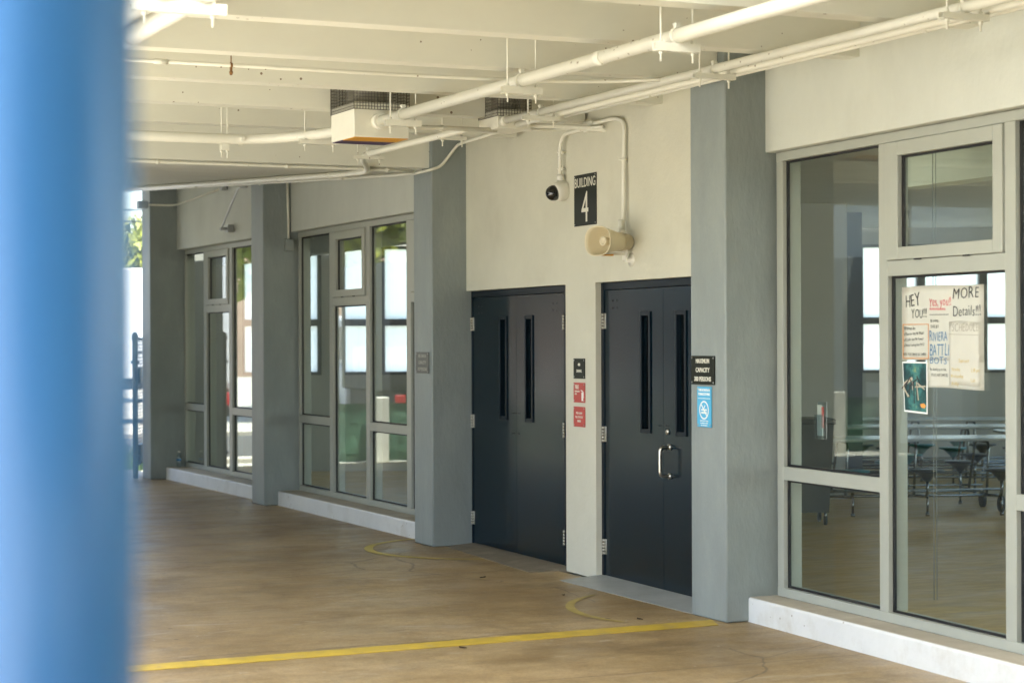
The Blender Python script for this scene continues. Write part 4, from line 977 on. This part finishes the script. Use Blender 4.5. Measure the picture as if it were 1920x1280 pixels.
def truck(name, label, x, y, ang, blen, bw, bz0, bz1, dark=False):
    """rear of the body at the origin, body running along +y"""
    t = thing(name, label, 'truck', (0, 0, 0))
    mb = MB(); mb.box(-bw/2, bw/2, 0, blen, bz0, bz1, bev=.03)
    for i in range(7): mb.box(-bw/2 - .006, bw/2 + .006, .02 + blen*i/6.5, .07 + blen*i/6.5, bz0 + .06, bz1 - .06)
    bd = obj('cargo_body', mb, m_truckd if dark else m_truckw, t)
    mb = MB(); mb.box(-bw/2 + .06, bw/2 - .06, -.015, .012, bz0 + .1, bz1 - .12, bev=.004); mb.box(-.012, .012, -.03, .0, bz0 + .1, bz1 - .12)
    obj('rear_door', mb, m_truckd if dark else m_truckw, bd)
    mb = MB(); mb.box(-.45, .45, .1, blen + 1.7, bz0 - .28, bz0 - .004); mb.box(-bw/2, bw/2, -.06, .06, bz0 - .42, bz0 - .30); mb.box(-bw/2 + .1, -bw/2 + .2, .0, .06, bz0 - .31, bz0); mb.box(bw/2 - .2, bw/2 - .1, .0, .06, bz0 - .31, bz0)
    obj('chassis', mb, m_truckd, t)
    for sx in (-1, 1):
        mb = MB(); mb.box(sx*(bw/2 - .14) - .09, sx*(bw/2 - .14) + .09, -.075, -.055, bz0 - .25, bz0 - .05, bev=.01); obj('tail_light', mb, m_tail, t)
        for yy in (1.3, blen + 1.0):
            mb = MB(); mb.tube([(sx*(bw/2 - .30), yy, .46), (sx*(bw/2 - .02), yy, .46)], .46, 28); w = obj('wheel', mb, m_rubber, t)
            mb = MB(); mb.tube([(sx*(bw/2 - .03), yy, .46), (sx*(bw/2 - .008), yy, .46)], .25, 20); obj('rim', mb, m_dull, w)
        mb = MB(); mb.box(sx*(bw/2 - .20) - .24, sx*(bw/2 - .20) + .24, .72, .735, .14, .62); obj('mud_flap', mb, m_rubber, t)
    mb = MB(); P = [(-bw/2 + .1, blen + .15), (-bw/2 + .1, blen + 2.0)]
    mb.box(-bw/2 + .12, bw/2 - .12, blen + .12, blen + 1.95, .55, 1.35, bev=.08); mb.box(-bw/2 + .16, bw/2 - .16, blen + .14, blen + 1.5, 1.35, 2.25, bev=.1); cb = obj('cab', mb, m_truckw, t)
    mb = MB(); mb.box(-bw/2 + .15, bw/2 - .15, blen + .5, blen + 1.3, 1.45, 2.05); obj('cab_window', mb, m_carglass, cb)
    mb = MB(); mb.box(-.30, .30, -.07, -.062, bz0 - .40, bz0 - .32); obj('number_plate', mb, m_letterw, t)
    t.location = (x, y, -.03); t.rotation_euler.z = R(ang)
    return t
truck('box_truck', 'white box truck parked just past the end of the walkway', 5.80, 29.9, -3, 4.6, 2.3, 1.05, 3.5)
truck('tow_truck', 'tall narrow dark truck reflected in the panes of the middle window', 1.5, 30.6, 4, 3.2, 1.3, .95, 3.1, True)
# white semitrailer far behind the gate
t = thing('semitrailer', 'long white trailer parked far behind the gate', 'trailer', (9.5, 43.5, 0))
T = Matrix.Translation((9.6, 43.6, 0)) @ Matrix.Rotation(R(-6), 4, 'Z')
mb = MB(); mb.box(-6, 6, 0, 2.5, .95, 3.38, T, bev=.03)
for i in range(24): mb.box(-5.9 + i*.5, -5.86 + i*.5, -.012, .01, 1.02, 3.3, T)
obj('trailer_body', mb, m_truckw, t)
mb = MB(); mb.box(-5.8, 5.8, .2, 2.3, .7, .945, T); mb.box(3.2, 3.4, .3, .5, 0, .7, T); mb.box(3.2, 3.4, 2.0, 2.2, 0, .7, T); obj('underframe', mb, m_truckd, t)
for yy in (.25, 2.25):
    for xx in (-4.6, -3.4):
        mb = MB(); mb.tube([T @ Vector((xx, yy - .14, .48)), T @ Vector((xx, yy + .14, .48))], .48, 24); obj('wheel', mb, m_rubber, t)
# silver car
t = thing('parked_car', 'silver car with a red tail light glimpsed between the blue post and the gate', 'car', (7.5, 34, 0))
T = Matrix.Translation((6.95, 33.0, -.03)) @ Matrix.Rotation(R(-8), 4, 'Z')
prof = [(0, .42), (.05, .9), (.25, 1.0), (.75, 1.42), (2.3, 1.46), (3.1, 1.02), (4.2, .86), (4.4, .55), (4.35, .3), (.1, .28)]
mb = MB(); TT = T @ Matrix(((0, 0, 1, -.88), (1, 0, 0, 0), (0, 1, 0, 0), (0, 0, 0, 1))); fs = mb.prism(prof, TT, 1.76)
bmesh.ops.bevel(mb.bm, geom=list({e for f in fs for e in f.edges}), offset=.06, segments=2, affect='EDGES'); body = obj('body', mb, m_carbody, t)
mb = MB(); mb.prism([(.62, 1.06), (.92, 1.36), (2.2, 1.39), (2.8, 1.06)], T @ Matrix(((0, 0, 1, -.886), (1, 0, 0, 0), (0, 1, 0, 0), (0, 0, 0, 1))), 1.772); mb.hull([T @ Vector(p) for p in ((-.66, .29, 1.06), (.66, .29, 1.06), (.58, .68, 1.385), (-.58, .68, 1.385), (-.66, .33, 1.05), (.66, .33, 1.05), (.58, .72, 1.375), (-.58, .72, 1.375))], [(0, 1, 2, 3), (7, 6, 5, 4), (0, 4, 5, 1), (1, 5, 6, 2), (2, 6, 7, 3), (3, 7, 4, 0)]); obj('windows', mb, m_carglass, body)
for sx in (-1, 1):
    mb = MB(); mb.box(sx*.72 - .13, sx*.72 + .13, .0, .09, .72, .97, T, bev=.02); obj('tail_light', mb, m_tail, t)
    for yy in (.85, 3.5):
        mb = MB(); mb.tube([T @ Vector((sx*.70, yy, .31)), T @ Vector((sx*.90, yy, .31))], .31, 24); w = obj('wheel', mb, m_rubber, t)
        mb = MB(); mb.tube([T @ Vector((sx*.89, yy, .31)), T @ Vector((sx*.907, yy, .31))], .19, 18); obj('rim', mb, m_dull, w)
# low screened fence across the road
f = thing('screened_fence', 'low fence with green screen and white posts beyond the end of the walkway', 'fence', (0, 28.3, 0))
mb = MB(); bm = mb.bm; n = 120; rows = []
for j in range(7):
    rows.append([bm.verts.new((-3.9 + 8.2*i/n, 28.3 + .03*math.sin(i*.9 + j) + .02*math.sin(i*2.3), -.05 + .145*j)) for i in range(n+1)])
for j in range(6):
    for i in range(n): ff = bm.faces.new([rows[j][i], rows[j][i+1], rows[j+1][i+1], rows[j+1][i]]); ff.smooth = True
bmesh.ops.solidify(bm, geom=bm.faces[:], thickness=.01); obj('green_screen', mb, m_green, f)
for i in range(9):
    x = -3.6 + .98*i; mb = MB(); mb.box(x - .13, x + .13, 28.02, 28.24, -.06, .92, bev=.015); obj('fence_post', mb, m_whitepost, f)
mb = MB(); mb.box(-3.9, 60, 36.6, 36.95, -.3, .06, bev=.03); obj('far_kerb', mb, m_kerb, kind='structure')

def tree(label, x, y, h, rad, m_l, n=2600, seed=1, leaf=.16):
    rnd = random.Random(seed)
    t = thing('tree', label, 'tree', (x, y, -.06), 'trees beyond the yard')
    mb = MB(); top = Vector((x + rnd.uniform(-.3, .3), y, h*.62))
    mb.tube([(x, y, -.1), (x + .1, y, h*.25), top], [.22*h/8, .16*h/8, .06*h/8], 10)
    tips = []
    for k in range(9):
        a = 2*math.pi*k/9 + rnd.uniform(-.3, .3); z0 = h*rnd.uniform(.22, .5); e = Vector((x + math.cos(a)*rad*rnd.uniform(.4, .8), y + math.sin(a)*rad*rnd.uniform(.4, .8), h*rnd.uniform(.45, .85)))
        mb.tube([(x + .05, y, z0), ((x + e.x)/2, (y + e.y)/2, (z0 + e.z)/2 + .2), e], [.08*h/8, .05*h/8, .015*h/8], 6); tips.append(e)
    obj('trunk', mb, m_bark, t)
    mb = MB(); bm = mb.bm
    clumps = [(e, rad*rnd.uniform(.28, .5)) for e in tips] + [(Vector((x, y, h*.85)), rad*.5), (Vector((x, y, h*.6)), rad*.6)]
    for k in range(n):
        c, r = clumps[rnd.randrange(len(clumps))]
        d = Vector((rnd.gauss(0, 1), rnd.gauss(0, 1), rnd.gauss(0, 1))).normalized()*r*rnd.uniform(.45, 1.08)
        p = c + d; u = Vector((rnd.gauss(0, 1), rnd.gauss(0, 1), rnd.gauss(0, 1))).normalized(); w = u.orthogonal().normalized(); s = leaf*rnd.uniform(.6, 1.3)
        bm.faces.new([bm.verts.new(p - u*s), bm.verts.new(p + w*s*.5), bm.verts.new(p + u*s), bm.verts.new(p - w*s*.5)])
    obj('crown', mb, m_l, t)
tree('bright yellow green tree showing over the white trailer', 15.4, 60, 5.3, 2.6, m_leaf, 5200, 3, .17)
tree('leafy green tree across the road, reflected in the middle window', -1.5, 46, 8.5, 3.6, m_leaf, 5200, 5, .2)
tree('darker green tree across the road', -6.5, 49, 10, 4.2, m_leaf2, 5200, 8, .22)
tree('broad green tree at the far left across the road', -12.5, 47, 9, 4.2, m_leaf, 5200, 9, .22)
mb = MB(); bm = mb.bm
for k in range(2600):
    x, y = random.uniform(6.4, 9.5), random.uniform(27.6, 28.6); hh = random.uniform(.08, .34); a = random.uniform(0, 6.3)
    bm.faces.new([bm.verts.new((x, y, -.07)), bm.verts.new((x + .02*math.cos(a), y + .02*math.sin(a), -.07)), bm.verts.new((x + .08*math.cos(a*2), y + .08*math.sin(a*2), hh))])
obj('grass', mb, m_grass, None, 'weedy strip of grass beyond the gate', 'grass', kind='stuff')
# overhead wires
for i, zz in enumerate((5.9, 5.2, 4.9)):
    mb = MB(); mb.tube([(-20 + 50*k/10, 52, zz + .012*(k-5)**2) for k in range(11)], .02, 6)
    obj('overhead_wire', mb, m_rubber, None, ['highest', 'middle', 'lowest'][i] + ' of the dark overhead wires crossing the sky behind the gate', 'wire', 'overhead wires behind the gate')

# unseen wall added behind the camera to block light from the near end
mb = MB(); mb.box(-9, 6.0, -4.6, -4.2, -.1, 4.1); obj('light_blocking_wall', mb, m_col, None, 'added grey wall, unseen, blocking light at the near end of the walkway', 'wall')
# building across the walkway, seen only in reflections
O = thing('opposite_building', 'grey school building across the walkway, mirrored in the near window', 'building', (-3.4, 20, 0))
mb = MB(); mb.box(-8.5, -4.5, 13.2, 39.4, 0, 1.0); mb.box(-8.5, -4.5, 13.2, 39.4, 2.9, 4.3); obj('facade_wall', mb, m_lintel, O)
mb = MB(); mb.box(-4.9, -4.7, 13.3, 39.3, 1.0, 2.9); obj('window_band', mb, m_slitwall, O)
for yy in (13.0, 17.4, 21.8, 26.2, 30.6, 35.0, 39.0):
    mb = MB(); mb.box(-4.5, -4.05, yy, yy + .45, 0, 3.2, bev=.012); obj('column', mb, m_col, O)
# ================================================================ LIGHT, WORLD, CAMERA
SUN_EL, SUN_AZ = R(75), R(232)       # azimuth clockwise from +Y
w = bpy.data.worlds.new('World'); scene.world = w; w.use_nodes = True
nt = w.node_tree; bg = nt.nodes['Background']
sky = nt.nodes.new('ShaderNodeTexSky'); sky.sky_type = 'NISHITA'; sky.sun_disc = False; sky.sun_elevation = SUN_EL; sky.sun_rotation = SUN_AZ
sky.air_density = 1.0; sky.dust_density = 1.5
nt.links.new(sky.outputs[0], bg.inputs[0]); bg.inputs[1].default_value = .15
sd = bpy.data.lights.new('sun', 'SUN'); sd.energy = 5.0; sd.angle = R(.5); sd.color = (1, .97, .90)
so = bpy.data.objects.new('sun', sd); col.objects.link(so); so.location = (-20, -20, 40)
sv = Vector((math.sin(SUN_AZ)*math.cos(SUN_EL), math.cos(SUN_AZ)*math.cos(SUN_EL), math.sin(SUN_EL)))
so.rotation_euler = sv.to_track_quat('Z', 'Y').to_euler()

cd = bpy.data.cameras.new('camera'); cam = bpy.data.objects.new('camera', cd); col.objects.link(cam); scene.camera = cam
cd.sensor_width = 36; cd.lens = FOC*36/1920; cd.clip_start = .05; cd.clip_end = 2000
fwd = Vector((math.sin(TH), math.cos(TH), 0)); right = Vector((math.cos(TH), -math.sin(TH), 0)); up = Vector((0, 0, 1))
r2 = right*math.cos(ROLL) - up*math.sin(ROLL); u2 = up*math.cos(ROLL) + right*math.sin(ROLL)
rot = Matrix((r2, u2, -fwd)).transposed()
cam.matrix_world = Matrix.Translation((0, 0, CAMZ)) @ rot.to_4x4()
cd.shift_y = (640 - HY)/1920*-1
cd.dof.use_dof = True; cd.dof.focus_distance = 14.0; cd.dof.aperture_fstop = 2.8; cd.dof.aperture_blades = 9

scene.view_settings.view_transform = 'Standard'; scene.view_settings.look = 'None'; scene.view_settings.gamma = 1
scene.view_settings.exposure = 2.48
scene.cycles.use_denoising = True
scene.cycles.max_bounces = 12; scene.cycles.diffuse_bounces = 6; scene.cycles.glossy_bounces = 4; scene.cycles.transparent_max_bounces = 16
scene.cycles.caustics_reflective = False; scene.cycles.caustics_refractive = False; scene.cycles.sample_clamp_indirect = 8
